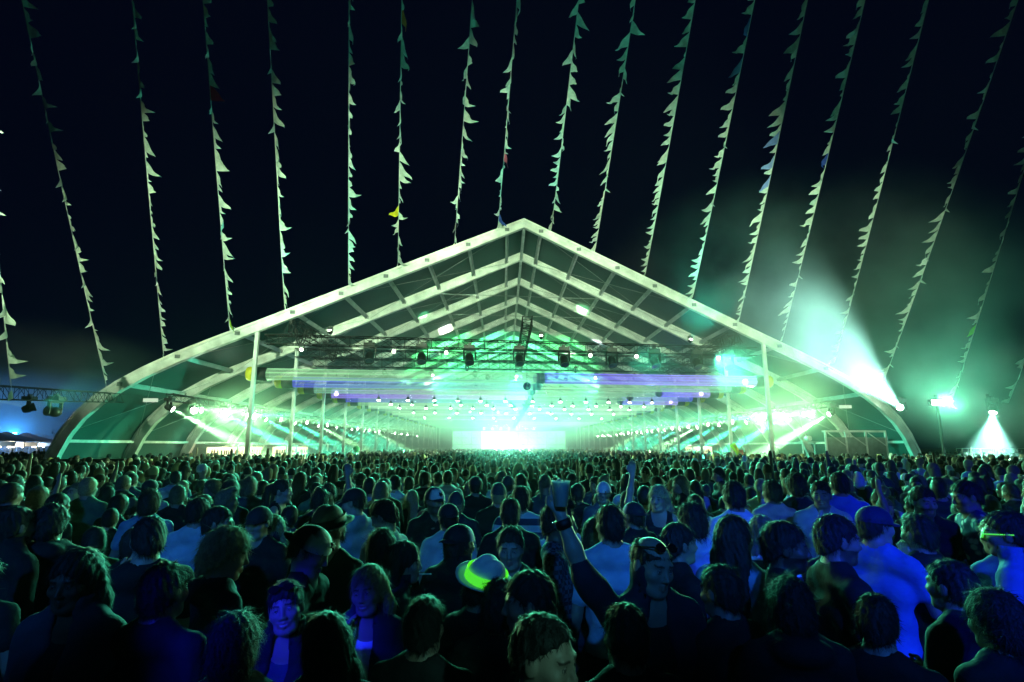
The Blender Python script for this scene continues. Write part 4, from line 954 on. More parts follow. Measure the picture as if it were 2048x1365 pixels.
    if top in ('tank',):
        for s in (1, -1): C.cap((s*.2, 0, 1.3), (s*.2, 0, 1.6), .075, k=.02, op='sub')
        C.cap((0, .03, 1.5), (0, .09, 1.4), .075, .06, k=.01, op='sub')
    elif top in ('jacket', 'hoodie'):
        C.cap((0, -.015, 1.46), (0, .0, 1.62), .085, .09, k=0, op='add') if top == 'jacket' else C.ell((0, -.095, 1.48), (.13, .07, .06), .03)
        C.cap((0, -.01, 1.42), (0, .0, 1.7), .062, .075, k=.0, op='sub')
        C.F[:] = np.maximum(C.F, np.minimum(C.y[None, :, None] - .02, (.035 + .09*(1.5 - C.z[None, None, :])) - np.abs(C.x[:, None, None] + .01*np.sin(9*C.z[None, None, :]))))
    else:
        C.cap((0, -.014, 1.555), (0, .0, 1.75), .064, .07, k=.006, op='sub').ell((0, .075, 1.515), (.07, .06, .055), .01, 'sub')
    cv, cq = nets(C); out['top'] = np_mesh('jacket' if top == 'jacket' else ('hoodie' if top == 'hoodie' else 'shirt'), cv, cq, M_CLOTH)
    if top in ('jacket', 'hoodie'):
        U = Field(lines(-.3, .3, cs*1.1, []), lines(-.2, .24, cs*1.1, []), lines(.84, 1.56, cs*1.2, [])); trunk(U, .006)
        U.cap((0, -.005, 1.47), (0, .1, 1.47), .078, .07, k=.008, op='sub'); U.plane((0, 0, -1), -.87)
        uv, uq = nets(U); out['undershirt'] = np_mesh('undershirt', uv, uq, M_CLOTH)
    # trousers
    ts = .03 if lod == 0 else .04
    Tn = Field(lines(-.26, .26, ts, []), lines(-.2, .2, ts, []), lines(0.02, 1.06, ts*1.4, []))
    Tn.cap((-.07*W_, 0, .94), (.07*W_, 0, .94), .0985*W_, k=.03)
    for s in (1, -1): Tn.cap((s*.09*W_, 0, .9), (s*.095, .015, .5), .088*W_, .068, k=.05).cap((s*.095, .015, .5), (s*.1, -.02, .1), .072, .056, k=.03)
    Tn.plane((0, 0, 1), .97); tv, tq = nets(Tn); out['trousers'] = np_mesh('trousers', tv, tq, M_CLOTH)
    # headwear
    Hm = Matrix.Translation(Vector(hc)) @ Matrix(Rm.tolist()).to_4x4()
    def dome(rx, ry_, rz, zc, yc, a1, n=20, m=9, tilt=None, dent=0.0):
        vs, fs = [], []
        for j in range(m+1):
            a = a1*j/m
            for i in range(n):
                t_ = 2*math.pi*i/n; vs.append(Vector((rx*math.sin(a)*math.cos(t_), yc + ry_*math.sin(a)*math.sin(t_), zc + rz*math.cos(a) - dent*math.exp(-((math.sin(a)*math.cos(t_))/.3)**2)*math.cos(a))))
        for j in range(m):
            for i in range(n): fs.append((j*n+i, (j+1)*n+i, (j+1)*n+(i+1) % n, j*n+(i+1) % n))
        return [Hm @ v for v in vs], fs
    extras = []
    if hat:
        kind, c1, c2 = hat
        if kind in ('cap', 'cap_back'):
            sg = 1 if kind == 'cap' else -1
            vs, fs = dome(.091, .113, .098, .028, -.013, 1.62); vn = np.array(vs)
            mm = MB(); mm.add(vs, fs, True); me = mm.mesh('cap', M_HAT)
            lp = (vn - hc) @ Rm; front = (lp[:, 1]*sg > .03 if sg > 0 else lp[:, 1] > .012)
            tn = np.where(front[:, None], np.array(c1), np.array(c2)); a_ = me.attributes.new('tint', 'FLOAT_COLOR', 'POINT'); a_.data.foreach_set('color', np.concatenate([tn, np.ones((len(tn), 1))], 1).astype(np.float32).ravel())
            mm = MB(); vs = []; nb = 9
            for j in range(3):
                for i in range(nb):
                    t_ = math.pi*(i/(nb-1)); r0 = .075 - .002*j; ln = j/2
                    vs.append(Hm @ Vector((math.cos(t_)*(.08 - .004*j), -.013 + sg*(.075*math.sin(t_) + ln*.085*math.sin(t_)**.8 + .005), .04 - .018*ln - .012*abs(math.cos(t_)))))
            up_ = Matrix(Rm.tolist()) @ Vector((0, 0, .006)); nvs = len(vs); vs += [v + up_ for v in vs]
            fs = []
            for j in range(2):
                for i in range(nb-1):
                    q = (j*nb+i, j*nb+i+1, (j+1)*nb+i+1, (j+1)*nb+i); fs.append(q); fs.append(tuple(nvs + k for k in reversed(q)))
            for i in range(nb-1): fs.append((2*nb+i, 2*nb+i+1, nvs+2*nb+i+1, nvs+2*nb+i))
            mm.add(vs, fs, True); bme = mm.mesh('brim', M_HAT); a_ = bme.attributes.new('tint', 'FLOAT_COLOR', 'POINT'); a_.data.foreach_set('color', np.tile(np.array([*c2, 1], np.float32), len(vs)))
            out['cap'] = me; extras.append(('brim', bme, 'cap'))
            if c1[0] > .5 or kind == 'cap_logo':
                # emblem: a small raised five-point star
                ctr = Vector((0, -.013 + sg*.113*.93 if sg > 0 else .1, .075)); mm = MB()
                ax = Vector((0, .86, .5)) ; u_ = Vector((1, 0, 0)); w_ = ax.cross(u_).normalized(); ring_ = []
                if sg < 0: ax = Vector((0, .86, .5))
                for k in range(10): r_ = .024 if k % 2 == 0 else .011; a = math.pi*k/5; ring_.append(ctr + ax*.006 + u_*r_*math.sin(a) + w_*r_*math.cos(a))
                mm.add([Hm @ p for p in ring_] + [Hm @ (p - ax*.012) for p in ring_] + [Hm @ (ctr + ax*.008)], [(i, (i+1) % 10, 20) for i in range(10)] + [(i, i+10, (i+1) % 10 + 10, (i+1) % 10) for i in range(10)])
                extras.append(('emblem', mm.mesh('emblem', M_BLACK), 'cap'))
        elif kind == 'fedora':
            vs, fs = dome(.092, .115, .14, .035, -.012, 1.6, dent=.022); mm = MB(); mm.add(vs, fs, True)
            n = 24; prof = [(.9, .036), (1.0, .033), (1.3, .03), (1.52, .04), (1.53, .046), (1.3, .037), (1.0, .042)]
            vs = [Hm @ Vector((.092*f*math.cos(2*math.pi*i/n), -.012 + .115*f*math.sin(2*math.pi*i/n), z_ + (.012*(abs(math.cos(2*math.pi*i/n))) if f > 1.2 else 0))) for f, z_ in prof for i in range(n)]
            fs = [(j*n+i, (j+1)*n+i, (j+1)*n+(i+1) % n, j*n+(i+1) % n) for j in range(len(prof)-1) for i in range(n)]
            mm.add(vs, fs, True); me = mm.mesh('fedora', M_HAT); a_ = me.attributes.new('tint', 'FLOAT_COLOR', 'POINT'); a_.data.foreach_set('color', np.tile(np.array([*c1, 1], np.float32), len(me.vertices)))
            out['fedora'] = me
            vs = [Hm @ Vector(((.0945 + (.003 if k in (0, 3) else .0045))*math.cos(2*math.pi*i/n), -.012 + (.1175 + .004)*math.sin(2*math.pi*i/n), z_)) for k, z_ in enumerate((.042, .048, .088, .094)) for i in range(n)]
            fs = [(j*n+i, (j+1)*n+i, (j+1)*n+(i+1) % n, j*n+(i+1) % n) for j in range(3) for i in range(n)]
            mm = MB(); mm.add(vs, fs, True); extras.append(('hat_band', mm.mesh('hat_band', M_NEON if c2 == 'neon' else M_BLACK), 'fedora'))
        elif kind == 'beanie':
            vs, fs = dome(.088, .11, .12, .02, -.013, 1.6); mm = MB(); mm.add(vs, fs, True); me = mm.mesh('beanie', M_HAT); a_ = me.attributes.new('tint', 'FLOAT_COLOR', 'POINT'); a_.data.foreach_set('color', np.tile(np.array([*c1, 1], np.float32), len(vs))); out['beanie'] = me
        elif kind in ('shades', 'neon_glasses'):
            mm = MB(); zz, yy = (.105, .075) if kind == 'shades' else (.008, .1)
            for s in (1, -1):
                c = Vector((s*.033, yy, zz)); ax = Vector((0, 1, .3 if kind != 'shades' else .8)).normalized(); u_ = Vector((1, 0, 0)); w_ = ax.cross(u_)
                rg = [c + u_*.026*math.cos(a) + w_*.021*math.sin(a) for a in [2*math.pi*i/10 for i in range(10)]]
                if kind == 'shades': mm.add([Hm @ p for p in rg] + [Hm @ (p - ax*.004) for p in rg], [tuple(range(10)), tuple(reversed(range(10, 20)))] + [(i, i+10, (i+1) % 10+10, (i+1) % 10) for i in range(10)])
                else:
                    for i in range(10): mm.tube(Hm @ rg[i], Hm @ rg[(i+1) % 10], .004, 5, cap=False)
                mm.tube(Hm @ (c + u_*s*.026), Hm @ Vector((s*.086, -.03, zz - (.03 if kind == 'shades' else 0))), .0035, 5)
            mm.tube(Hm @ Vector((-.008, yy, zz)), Hm @ Vector((.008, yy, zz)), .0035, 5)
            out['glasses'] = mm.mesh('sunglasses' if kind == 'shades' else 'glow_glasses', M_NEON if kind == 'neon_glasses' else mat('shades_%d' % rng.randrange(10**6), (.01, .01, .012), .08))
    return {'parts': out, 'extras': extras, 'Hm': Hm, 'J': J}
PART_NAMES = {'body': 'body', 'hair': 'hair', 'trousers': 'trousers', 'undershirt': 'undershirt'}
def assemble(pm, loc, rz, sc, label, group, skin, haircol, topcol, trou=(.03, .035, .05), under=(.7, .7, .7), topmat=None):
    root = empty('person', loc, rz, label, 'person', group); root.scale = (sc, sc, sc); made = {}
    for k, me in pm['parts'].items():
        nm = PART_NAMES.get(k, me.name.split('.')[0]); o = link(bpy.data.objects.new(nm, me), root); made[k] = o
        c = {'body': skin, 'hair': haircol, 'top': topcol, 'trousers': trou, 'undershirt': under}.get(k, (1, 1, 1)); o.color = (*c, 1)
        if k == 'top' and topmat is not None: o.material_slots[0].link = 'OBJECT'; o.material_slots[0].material = topmat
    for nm, me, par in pm['extras']: o = link(bpy.data.objects.new(nm, me), made[par]); o.color = (1, 1, 1, 1)
    return root

# ------------------------------------------------------------------ the people one can single out
SK = {'l': (.42, .28, .22), 'm': (.33, .21, .155), 'd': (.16, .09, .06)}
HC = {'bk': (.012, .01, .01), 'br': (.045, .028, .018), 'bl': (.42, .32, .17), 'db': (.2, .14, .08), 'gr': (.2, .19, .18)}
TC = {'w': (.72, .73, .74), 'pb': (.45, .55, .68), 'bk': (.008, .008, .01), 'nv': (.014, .02, .045), 'gy': (.09, .1, .12), 'dn': (.04, .058, .09), 'bu': (.12, .25, .62), 'pk': (.75, .5, .66), 'gn': (.1, .2, .12), 'rd': (.35, .04, .05), 'lb': (.3, .42, .6)}
FEAT = [
 # x, y, head px, turn, (head yaw, pitch, roll), hair, hair colour, top, colour, hat, arms, woman, skin, label, extra
 (453, 1106, 92, -50, (-18, 12, 0), 'mop', 'bl', 'hoodie', 'nv', None, ('bent', 'down'), 0, 'l', 'blond tousle-haired person in a dark navy jacket seen from behind', {}),
 (398, 1024, 54, 4, (-20, 5, 0), 'short', 'bk', 'tee', 'pb', None, ('down', 'down'), 0, 'm', 'dark-haired man in a plain pale blue T-shirt, back turned, left of the blond head', {}),
 (437, 1046, 62, -75, (-8, 4, 0), 'short', 'bk', 'tee', 'bk', None, ('down', 'down'), 0, 'm', 'dark-haired man in profile behind the blond head, facing right in a black tee', {}),
 (150, 1158, 108, 172, (12, 8, 0), 'long', 'bk', 'jacket', 'dn', None, ('down', 'down'), 0, 'd', 'shadowed person in an open pale denim jacket at the bottom left', {'under': 'bk'}),
 (296, 1078, 84, 30, (10, 10, 0), 'short', 'bk', 'long', 'bk', None, ('down', 'mouth'), 0, 'l', 'dark figure raising a bare blue-lit forearm to the face', {'sleeve': .6}),
 (102, 1048, 70, 20, (0, 0, 0), 'curly', 'bk', 'hoodie', 'bk', None, ('down', 'down'), 0, 'l', 'dark hooded figure with curly hair near the left edge', {}),
 (32, 1052, 74, -20, (0, 0, 0), 'short', 'bk', 'jacket', 'bk', None, ('down', 'down'), 0, 'l', 'black-jacketed man at the very left edge of the crowd', {'under': 'bk'}),
 (573, 1212, 96, 175, (14, -4, 10), 'ponytail', 'bk', 'jacket', 'bk', ('shades', 0, 0), ('bent', 'down'), 1, 'l', 'laughing woman with a bright blue-lit face and sunglasses pushed up', {'smile': 1, 'under': 'dn', 'floral': 1}),
 (648, 1290, 112, 20, (30, 10, 0), 'bob', 'bk', 'hoodie', 'gy', None, ('down', 'down'), 1, 'l', 'dark-haired person in a grey hoodie beside the laughing woman, back turned', {}),
 (737, 1178, 88, 176, (-6, 2, 8), 'long', 'bl', 'jacket', 'nv', None, ('bent', 'down'), 1, 'l', 'smiling blonde woman in a white tank top and dark jacket', {'smile': 1, 'under': 'w'}),
 (622, 1098, 90, -95, (-5, 24, 0), 'short', 'br', 'tee', 'bk', ('cap_back', (.75, .75, .75), (.012, .012, .016)), ('cup', 'down'), 0, 'l', 'man looking down in a backwards cap with a white panel', {}),
 (655, 1062, 78, 168, (-10, 12, 0), 'short', 'br', 'tee', 'bk', ('fedora', (.2, .2, .19), 'plain'), ('down', 'down'), 0, 'm', 'person in a grey felt hat standing behind the backwards cap', {}),
 (542, 1060, 56, 150, (10, 4, 0), 'long', 'bl', 'jacket', 'nv', None, ('mouth', 'down'), 1, 'l', 'blonde woman holding one hand before her mouth', {'under': 'bu'}),
 (517, 1044, 60, 172, (0, 6, 0), 'short', 'bk', 'tee', 'bk', ('cap_logo', (.02, .02, .024), (.02, .02, .024)), ('down', 'down'), 0, 'l', 'man in a black cap with a small pale badge', {}),
 (707, 1003, 52, 60, (20, 14, 0), 'short', 'bk', 'tee', 'lb', ('cap', (.015, .015, .02), (.015, .015, .02)), ('down', 'down'), 0, 'l', 'man in a dark cap and light blue T-shirt looking left', {}),
 (768, 1032, 60, 62, (12, 22, 0), 'short', 'bk', 'tee', 'pb', None, ('down', 'down'), 0, 'l', 'man with bowed dark head in a pale blue T-shirt', {}),
 (810, 1124, 76, -88, (0, 2, 0), 'long', 'bk', 'jacket', 'nv', None, ('cup', 'down'), 1, 'l', 'dark-haired woman in profile smoking a cigarette', {'under': 'bk', 'cig': 1}),
 (763, 1098, 74, 10, (0, 0, 0), 'mop', 'bk', 'tee', 'bk', None, ('down', 'down'), 0, 'l', 'dark mop-haired person in black just behind the smoking woman', {}),
 (870, 1000, 50, -150, (8, 6, 0), 'short', 'bk', 'tee', 'bk', ('cap', (.75, .75, .75), (.015, .02, .03)), ('down', 'down'), 0, 'm', 'bearded man in a white-fronted cap facing the camera side', {'beard': 1}),
 (896, 1034, 54, 25, (0, 0, 0), 'short', 'bk', 'tee', 'w', ('cap_back', (.7, .72, .72), (.02, .02, .03)), ('down', 'down'), 0, 'm', 'person in a white-topped cap and white shirt, back turned, left of centre', {}),
 (920, 1086, 74, -28, (-10, 4, 0), 'short', 'bk', 'jacket', 'bk', ('cap_back', (.78, .78, .76), (.012, .012, .015)), ('down', 'down'), 0, 'd', 'man in a backwards cap with a big white panel and dark star', {'under': 'w'}),
 (968, 1168, 92, -35, (-10, 4, 24), 'short', 'bk', 'tee', 'bk', ('fedora', (.75, .78, .7), 'neon'), ('down', 'down'), 0, 'm', 'man in a pale hat with a glowing lime green band', {}),
 (1000, 1210, 86, -10, (0, 8, 0), 'mop', 'bk', 'tee', 'bk', None, ('down', 'down'), 0, 'm', 'black-haired head directly in front of the lime-banded hat', {}),
 (1021, 1094, 76, 178, (-4, 8, 0), 'short', 'br', 'tee', 'bk', None, ('down', 'down'), 0, 'l', 'short-haired man facing the camera with a teal-lit face in a black T-shirt', {}),
 (1042, 998, 50, -8, (10, 0, 0), 'short', 'br', 'shirt', 'w', None, ('down', 'down'), 0, 'l', 'man in a broad blue and white striped T-shirt, back turned', {'pat': 'stripes'}),
 (1020, 1026, 56, 6, (-4, 0, 0), 'short', 'br', 'tee', 'bk', None, ('down', 'down'), 0, 'l', 'dark-haired man from behind, left of the striped T-shirt', {}),
 (1119, 1044, 74, -100, (0, 4, 0), 'quiff', 'bk', 'shirt', 'gy', None, ('down', 'down'), 0, 'd', 'man with a tall flat quiff in a dark checked shirt, in profile', {'pat': 'plaid'}),
 (1303, 1128, 106, -168, (14, 10, -6), 'thin', 'br', 'jacket', 'nv', ('shades', 0, 0), ('high', 'down'), 0, 'l', 'balding man with sunglasses on his head raising a cup high', {'under': 'bk', 'cup': 1, 'sleeve': 1.15}),
 (1219, 1048, 74, 10, (5, 0, 0), 'short', 'bk', 'shirt', 'pb', None, ('down', 'down'), 0, 'm', 'dark-haired man in a pale blue collared shirt behind the raised arm', {}),
 (1266, 1030, 52, 30, (0, 0, 0), 'short', 'bk', 'tee', 'bk', ('cap_back', (.72, .74, .72), (.02, .02, .03)), ('down', 'down'), 0, 'm', 'person in a white cap, back turned, behind the balding man', {}),
 (1207, 986, 40, 160, (0, 0, 0), 'short', 'bk', 'tee', 'gy', ('beanie', (.7, .72, .7), 0), ('down', 'down'), 0, 'm', 'person in a white knitted cap right of the raised cup', {}),
 (1467, 992, 58, 8, (-6, 2, 0), 'short', 'bk', 'tee', 'w', None, ('down', 'down'), 0, 'm', 'tall man in a big white T-shirt, back turned', {}),
 (1470, 1076, 84, -40, (-20, 0, 0), 'long', 'bk', 'tee', 'lb', None, ('down', 'down'), 1, 'l', 'woman with very long dark hair and a pale top before the tall white T-shirt', {}),
 (1572, 1092, 92, -120, (10, 4, 0), 'short', 'bk', 'tee', 'bk', None, ('down', 'down'), 0, 'd', 'dark-bearded man with short black hair looking right', {'beard': 1}),
 (1524, 1066, 66, 8, (-16, 0, 0), 'bob', 'db', 'shirt', 'w', None, ('down', 'down'), 1, 'l', 'fair-haired woman in a striped top beside the long dark hair', {'pat': 'stripes'}),
 (1317, 996, 48, 158, (-12, 4, 0), 'long', 'bl', 'tank', 'bk', None, ('up', 'down'), 1, 'l', 'blonde woman rim-lit by the tent with a bare arm up', {}),
 (1678, 968, 48, -14, (10, 0, 0), 'buzz', 'bk', 'tee', 'bu', None, ('down', 'down'), 0, 'm', 'man in a blue T-shirt, back turned, right of centre', {}),
 (1642, 988, 50, 160, (-14, 6, 0), 'short', 'br', 'tee', 'w', None, ('down', 'down'), 0, 'l', 'smiling man in white facing left beside the blue T-shirt', {'smile': 1}),
 (1847, 1002, 56, 170, (6, 8, 0), 'short', 'br', 'long', 'bk', None, ('cross', 'bent'), 0, 'l', 'bearded man in dark clothes with folded arms facing the camera', {'beard': 1}),
 (1932, 992, 58, 70, (10, 12, 0), 'short', 'bk', 'shirt', 'w', None, ('bent', 'down'), 0, 'm', 'man in a blue and white floral shirt looking left', {'pat': 'floral'}),
 (2012, 1066, 84, 40, (10, 4, 0), 'short', 'bk', 'jacket', 'bu', ('neon_glasses', 0, 0), ('down', 'bent'), 0, 'm', 'man with glowing green glasses and a blue top at the right edge', {'under': 'bk'}),
 (1676, 1078, 90, -92, (-4, 6, 0), 'short', 'bk', 'tee', 'bk', None, ('down', 'down'), 0, 'm', 'bearded man in black in profile, facing the bright blue shirt', {'beard': 1}),
 (1752, 1050, 74, -60, (-25, 6, 0), 'short', 'bk', 'tee', 'bu', ('cap', (.02, .02, .1), (.02, .02, .08)), ('mouth', 'down'), 0, 'l', 'man in a bright blue T-shirt and dark cap with a hand at his mouth', {}),
 (1836, 1066, 72, 12, (0, 0, 0), 'short', 'bk', 'tee', 'bk', None, ('down', 'down'), 0, 'm', 'man in a dark T-shirt, back turned, below the folded arms', {}),
 (1755, 1244, 104, -40, (0, 10, 0), 'short', 'bk', 'long', 'bk', None, ('down', 'down'), 0, 'l', 'black-clad person low at the bottom right below the bright blue shirt', {}),
 (1090, 1312, 152, -128, (4, 8, 0), 'crew', 'bk', 'tee', 'bk', None, ('down', 'down'), 0, 'l', 'nearest man at the bottom centre, pale forehead lit, looking down right', {}),
 (1056, 1202, 112, 85, (6, 6, 0), 'short', 'bk', 'tee', 'bk', None, ('down', 'down'), 0, 'm', 'dark-haired man in profile facing left above the nearest man', {}),
 (1543, 984, 46, 6, (0, 0, 0), 'short', 'br', 'tee', 'pk', None, ('down', 'down'), 0, 'l', 'person in a pinkish lavender T-shirt, back turned', {}),
 (1592, 972, 46, -10, (0, 0, 0), 'curly', 'br', 'tee', 'nv', None, ('down', 'down'), 1, 'l', 'curly-haired woman in a navy top right of the pink T-shirt', {}),
 (300, 1006, 48, 5, (10, 0, 0), 'mop', 'br', 'tee', 'lb', None, ('down', 'down'), 0, 'l', 'person in a soft blue top, back turned, above the pale blue T-shirt', {}),
 (565, 982, 44, -90, (0, 0, 0), 'ponytail', 'br', 'tank', 'bk', None, ('down', 'down'), 1, 'l', 'woman in profile with a rim-lit ponytail', {}),
 (640, 1000, 46, 10, (0, 0, 0), 'short', 'bk', 'long', 'bk', None, ('up', 'down'), 0, 'm', 'person in black raising a pale hand, left of centre', {'sleeve': 1.2}),
 (655, 990, 44, 175, (0, 4, 0), 'short', 'br', 'tee', 'bk', None, ('down', 'down'), 0, 'l', 'young man facing the camera beside the raised hand', {}),
 (1382, 1040, 64, 20, (0, 0, 0), 'mop', 'bk', 'tee', 'pb', None, ('down', 'down'), 0, 'm', 'dark mop-haired person in pale blue, left of the big white T-shirt', {}),
 (1360, 1086, 76, -80, (0, 0, 0), 'short', 'bk', 'tee', 'bk', None, ('down', 'down'), 0, 'm', 'dark-haired person in profile just right of the balding man', {}),
 (1440, 1180, 96, 30, (0, 6, 0), 'short', 'bk', 'tee', 'bk', None, ('down', 'down'), 0, 'm', 'black-clad figure in shadow below the long dark hair', {}),
 (1580, 1210, 104, -8, (0, 0, 0), 'mop', 'bk', 'hoodie', 'bk', None, ('down', 'down'), 0, 'm', 'shadowed figure in a black hoodie near the bottom, right of centre', {}),
 (1900, 1170, 96, 25, (0, 0, 0), 'short', 'bk', 'hoodie', 'bk', None, ('bent', 'down'), 0, 'm', 'shadowed figure in a black hoodie at the lower right', {}),
 (330, 1180, 106, -12, (0, 0, 0), 'short', 'bk', 'long', 'bk', None, ('down', 'down'), 0, 'm', 'black-clad figure in shadow right of the denim jacket', {}),
 (470, 1290, 118, 10, (0, 0, 0), 'mop', 'bk', 'hoodie', 'bk', None, ('down', 'down'), 0, 'm', 'shadowed figure in a black hoodie at the bottom left of the laughing woman', {}),
 (850, 1250, 108, -14, (0, 6, 0), 'short', 'bk', 'long', 'bk', None, ('down', 'down'), 0, 'm', 'black-clad figure in shadow right of the smiling blonde', {}),
 (1250, 1270, 118, 14, (0, 6, 0), 'short', 'bk', 'long', 'bk', None, ('down', 'down'), 0, 'm', 'black-clad figure in shadow at the bottom below the balding man', {}),
 (1990, 1240, 112, 10, (0, 6, 0), 'mop', 'bk', 'long', 'bk', None, ('down', 'down'), 0, 'm', 'black-clad figure in shadow in the bottom right corner', {}),
]
PLACED = []      # x, y of every figure that stands
BOX = []         # head boxes in the picture, kept clear of nearer strangers
def head_place(x, y, hh):
    sc, D = 1.0, 0.235*FPX/hh
    for _ in range(3):
        P = EYE + ray(x, y)*D; sc = P.z/1.645
        sc = min(1.1, max(0.9, sc)); D = 0.235*sc*FPX/hh
        r = ray(x, y)
    # keep the head where it is in the picture: slide along its ray until the feet are on the ground
    r = ray(x, y); D2 = (1.645*sc - CAM_Z)/r.z if r.z < -0.02 else D
    if abs(D2 - D) < 0.8*D: D = D2
    return EYE + r*D, sc, D
for (x, y, hh, turn, hd, hair, hcol, top, tcol, hat, arms, woman, skin, label, ex) in FEAT:
    P, sc, D = head_place(x, y, hh)
    if hat and hat[0] == 'cap_logo': hat = ('cap', (.5, .02, .024), hat[2]); hat = ('cap', (.02, .02, .024), hat[2])
    arms_ = arms
    pm = make_person(hd, arms_, hair, top, hat, 0, bool(woman), bool(ex.get('beard')), bool(ex.get('smile')), sleeve=ex.get('sleeve'), fine=hh > 50 and abs((turn + hd[0] + 540) % 360 - 180) > 60)
    hc = Vector((pm['Hm'].translation.x, pm['Hm'].translation.y, 0))*sc
    rz = R(turn); off = Matrix.Rotation(rz, 3, 'Z') @ hc
    tm = {'stripes': M_STRIPE, 'plaid': M_PLAID, 'floral': M_FLORAL}.get(ex.get('pat'))
    root = assemble(pm, (P.x - off.x, P.y - off.y, 0), rz, sc, label, 'crowd facing the tent', SK[skin], HC[hcol], TC[tcol], under=TC[ex.get('under', 'w')], topmat=tm)
    PLACED.append((P.x, P.y)); BOX.append((x, y, hh, D))
    Mw = Matrix.Translation((P.x - off.x, P.y - off.y, 0)) @ Matrix.Rotation(rz, 4, 'Z') @ Matrix.Scale(sc, 4)
    if ex.get('cup'):
        w, d = Vector(pm['J'][1][2]), Vector(pm['J'][1][3]); c = Mw @ (w + d*0.095 + Vector((0.0, 0.045, 0)))
        b = MB(); b.lathe([(.0, -.05), (.028, -.05), (.041, .055), (.044, .057), (.039, .05), (.027, -.04), (0, -.04)], 14)
        o = b.build('plastic_cup', M_PALE_PLASTIC); o.location = c; tag(o, 'clear plastic cup held high by the balding man', 'cup')
        c2 = Mw @ (w - (w - Vector(pm['J'][1][1]))*0.12); ax = (Mw.to_3x3() @ (w - Vector(pm['J'][1][1]))).normalized()
        b = MB(); n = 14
        Mx = ax.to_track_quat('Z', 'Y').to_matrix().to_4x4(); b.lathe([(.034, -.02), (.037, -.02), (.037, .02), (.034, .02), (.034, -.02)], n, Mx)
        o = b.build('wristband', M_BLACK); o.location = c2; tag(o, 'dark wristband on the raised arm of the balding man', 'wristband')
        b = MB(); b.lathe([(.0, .02), (.02, .02), (.02, .026), (0, .028)], 12, Mx @ Matrix.Rotation(R(90), 4, 'X') @ Matrix.Translation((0, 0, .018))); b.build('watch_face', M_LENS_OFF, o)
    if ex.get('cig'):
        m_ = Mw @ (pm['Hm'] @ Vector((0.005, .09, -.06))); m2 = Mw @ (pm['Hm'] @ Vector((0.02, .17, -.055)))
        b = MB(); b.tube((0, 0, 0), m2 - m_, .004, 6); o = b.build('cigarette', M_WHITEP); o.location = m_; tag(o, 'white cigarette between the lips of the smoking woman', 'cigarette')

# ------------------------------------------------------------------ everyone else who shows: copies of a score of figures
VAR = []
vspec = [(('down', 'down'), 'short', 'tee', None, 0, (0, 0, 0)), (('down', 'down'), 'mop', 'tee', None, 0, (15, 4, 0)), (('bent', 'down'), 'quiff', 'shirt', None, 0, (-20, 0, 0)), (('down', 'down'), 'buzz', 'tee', None, 0, (10, 0, 4)),
         (('down', 'down'), 'long', 'tee', None, 1, (0, 0, 0)), (('cup', 'down'), 'bob', 'tee', None, 1, (20, 0, 0)), (('down', 'down'), 'ponytail', 'tee', None, 1, (-15, 0, 0)), (('down', 'down'), 'long', 'jacket', None, 1, (-25, 0, 5)),
         (('down', 'down'), 'short', 'hoodie', None, 0, (0, 8, 0)), (('down', 'down'), 'short', 'tee', ('cap', (.7, .7, .7), (.03, .03, .04)), 0, (0, 0, 0)), (('down', 'down'), 'short', 'tee', ('cap_back', (.02, .02, .025), (.02, .02, .025)), 0, (10, 0, 0)), (('down', 'down'), 'curly', 'shirt', None, 0, (0, 0, 0)),
         (('up', 'down'), 'short', 'tee', None, 0, (0, -8, 0)), (('down', 'up'), 'long', 'tee', None, 1, (0, -5, 0)), (('down', 'mouth'), 'short', 'long', None, 0, (30, 0, 0)), (('down', 'down'), 'short', 'tee', ('beanie', (.06, .06, .08), 0), 0, (0, 0, 0))]
HN = {'short': 'short-haired', 'mop': 'mop-haired', 'quiff': 'quiff-haired', 'buzz': 'crop-haired', 'long': 'long-haired', 'bob': 'bob-haired', 'ponytail': 'ponytailed', 'curly': 'curly-haired'}
for (arms, hair, top, hat, woman, hd) in vspec:
    VAR.append((make_person(hd, arms, hair, top, hat, 1, bool(woman)), hair, top, hat, woman, arms))
crng = random.Random(5)
protos = {}
tops = [('bk', 'black', 52), ('nv', 'navy', 16), ('gy', 'grey', 14), ('w', 'white', 13), ('pb', 'pale blue', 6), ('gn', 'dull green', 4), ('rd', 'dark red', 3), ('lb', 'light blue', 4), ('dn', 'denim blue', 6)]
def free(x, y, d):
    return all((x-a)**2 + (y-b)**2 > d*d for a, b in PLACED)
def in_tent_wall(x, y): return False
cands = []
yy = 2.3
while yy < 13.2:
    hw = yy*0.95 + 0.9; xx = -hw + crng.uniform(0, .3)
    while xx < hw:
        cands.append((xx + crng.uniform(-.13, .13), yy + crng.uniform(-.16, .16))); xx += 0.50 + 0.010*yy
    yy += 0.45
cands.sort(key=lambda c: c[1])
n_people = len(FEAT); LIMIT = 318
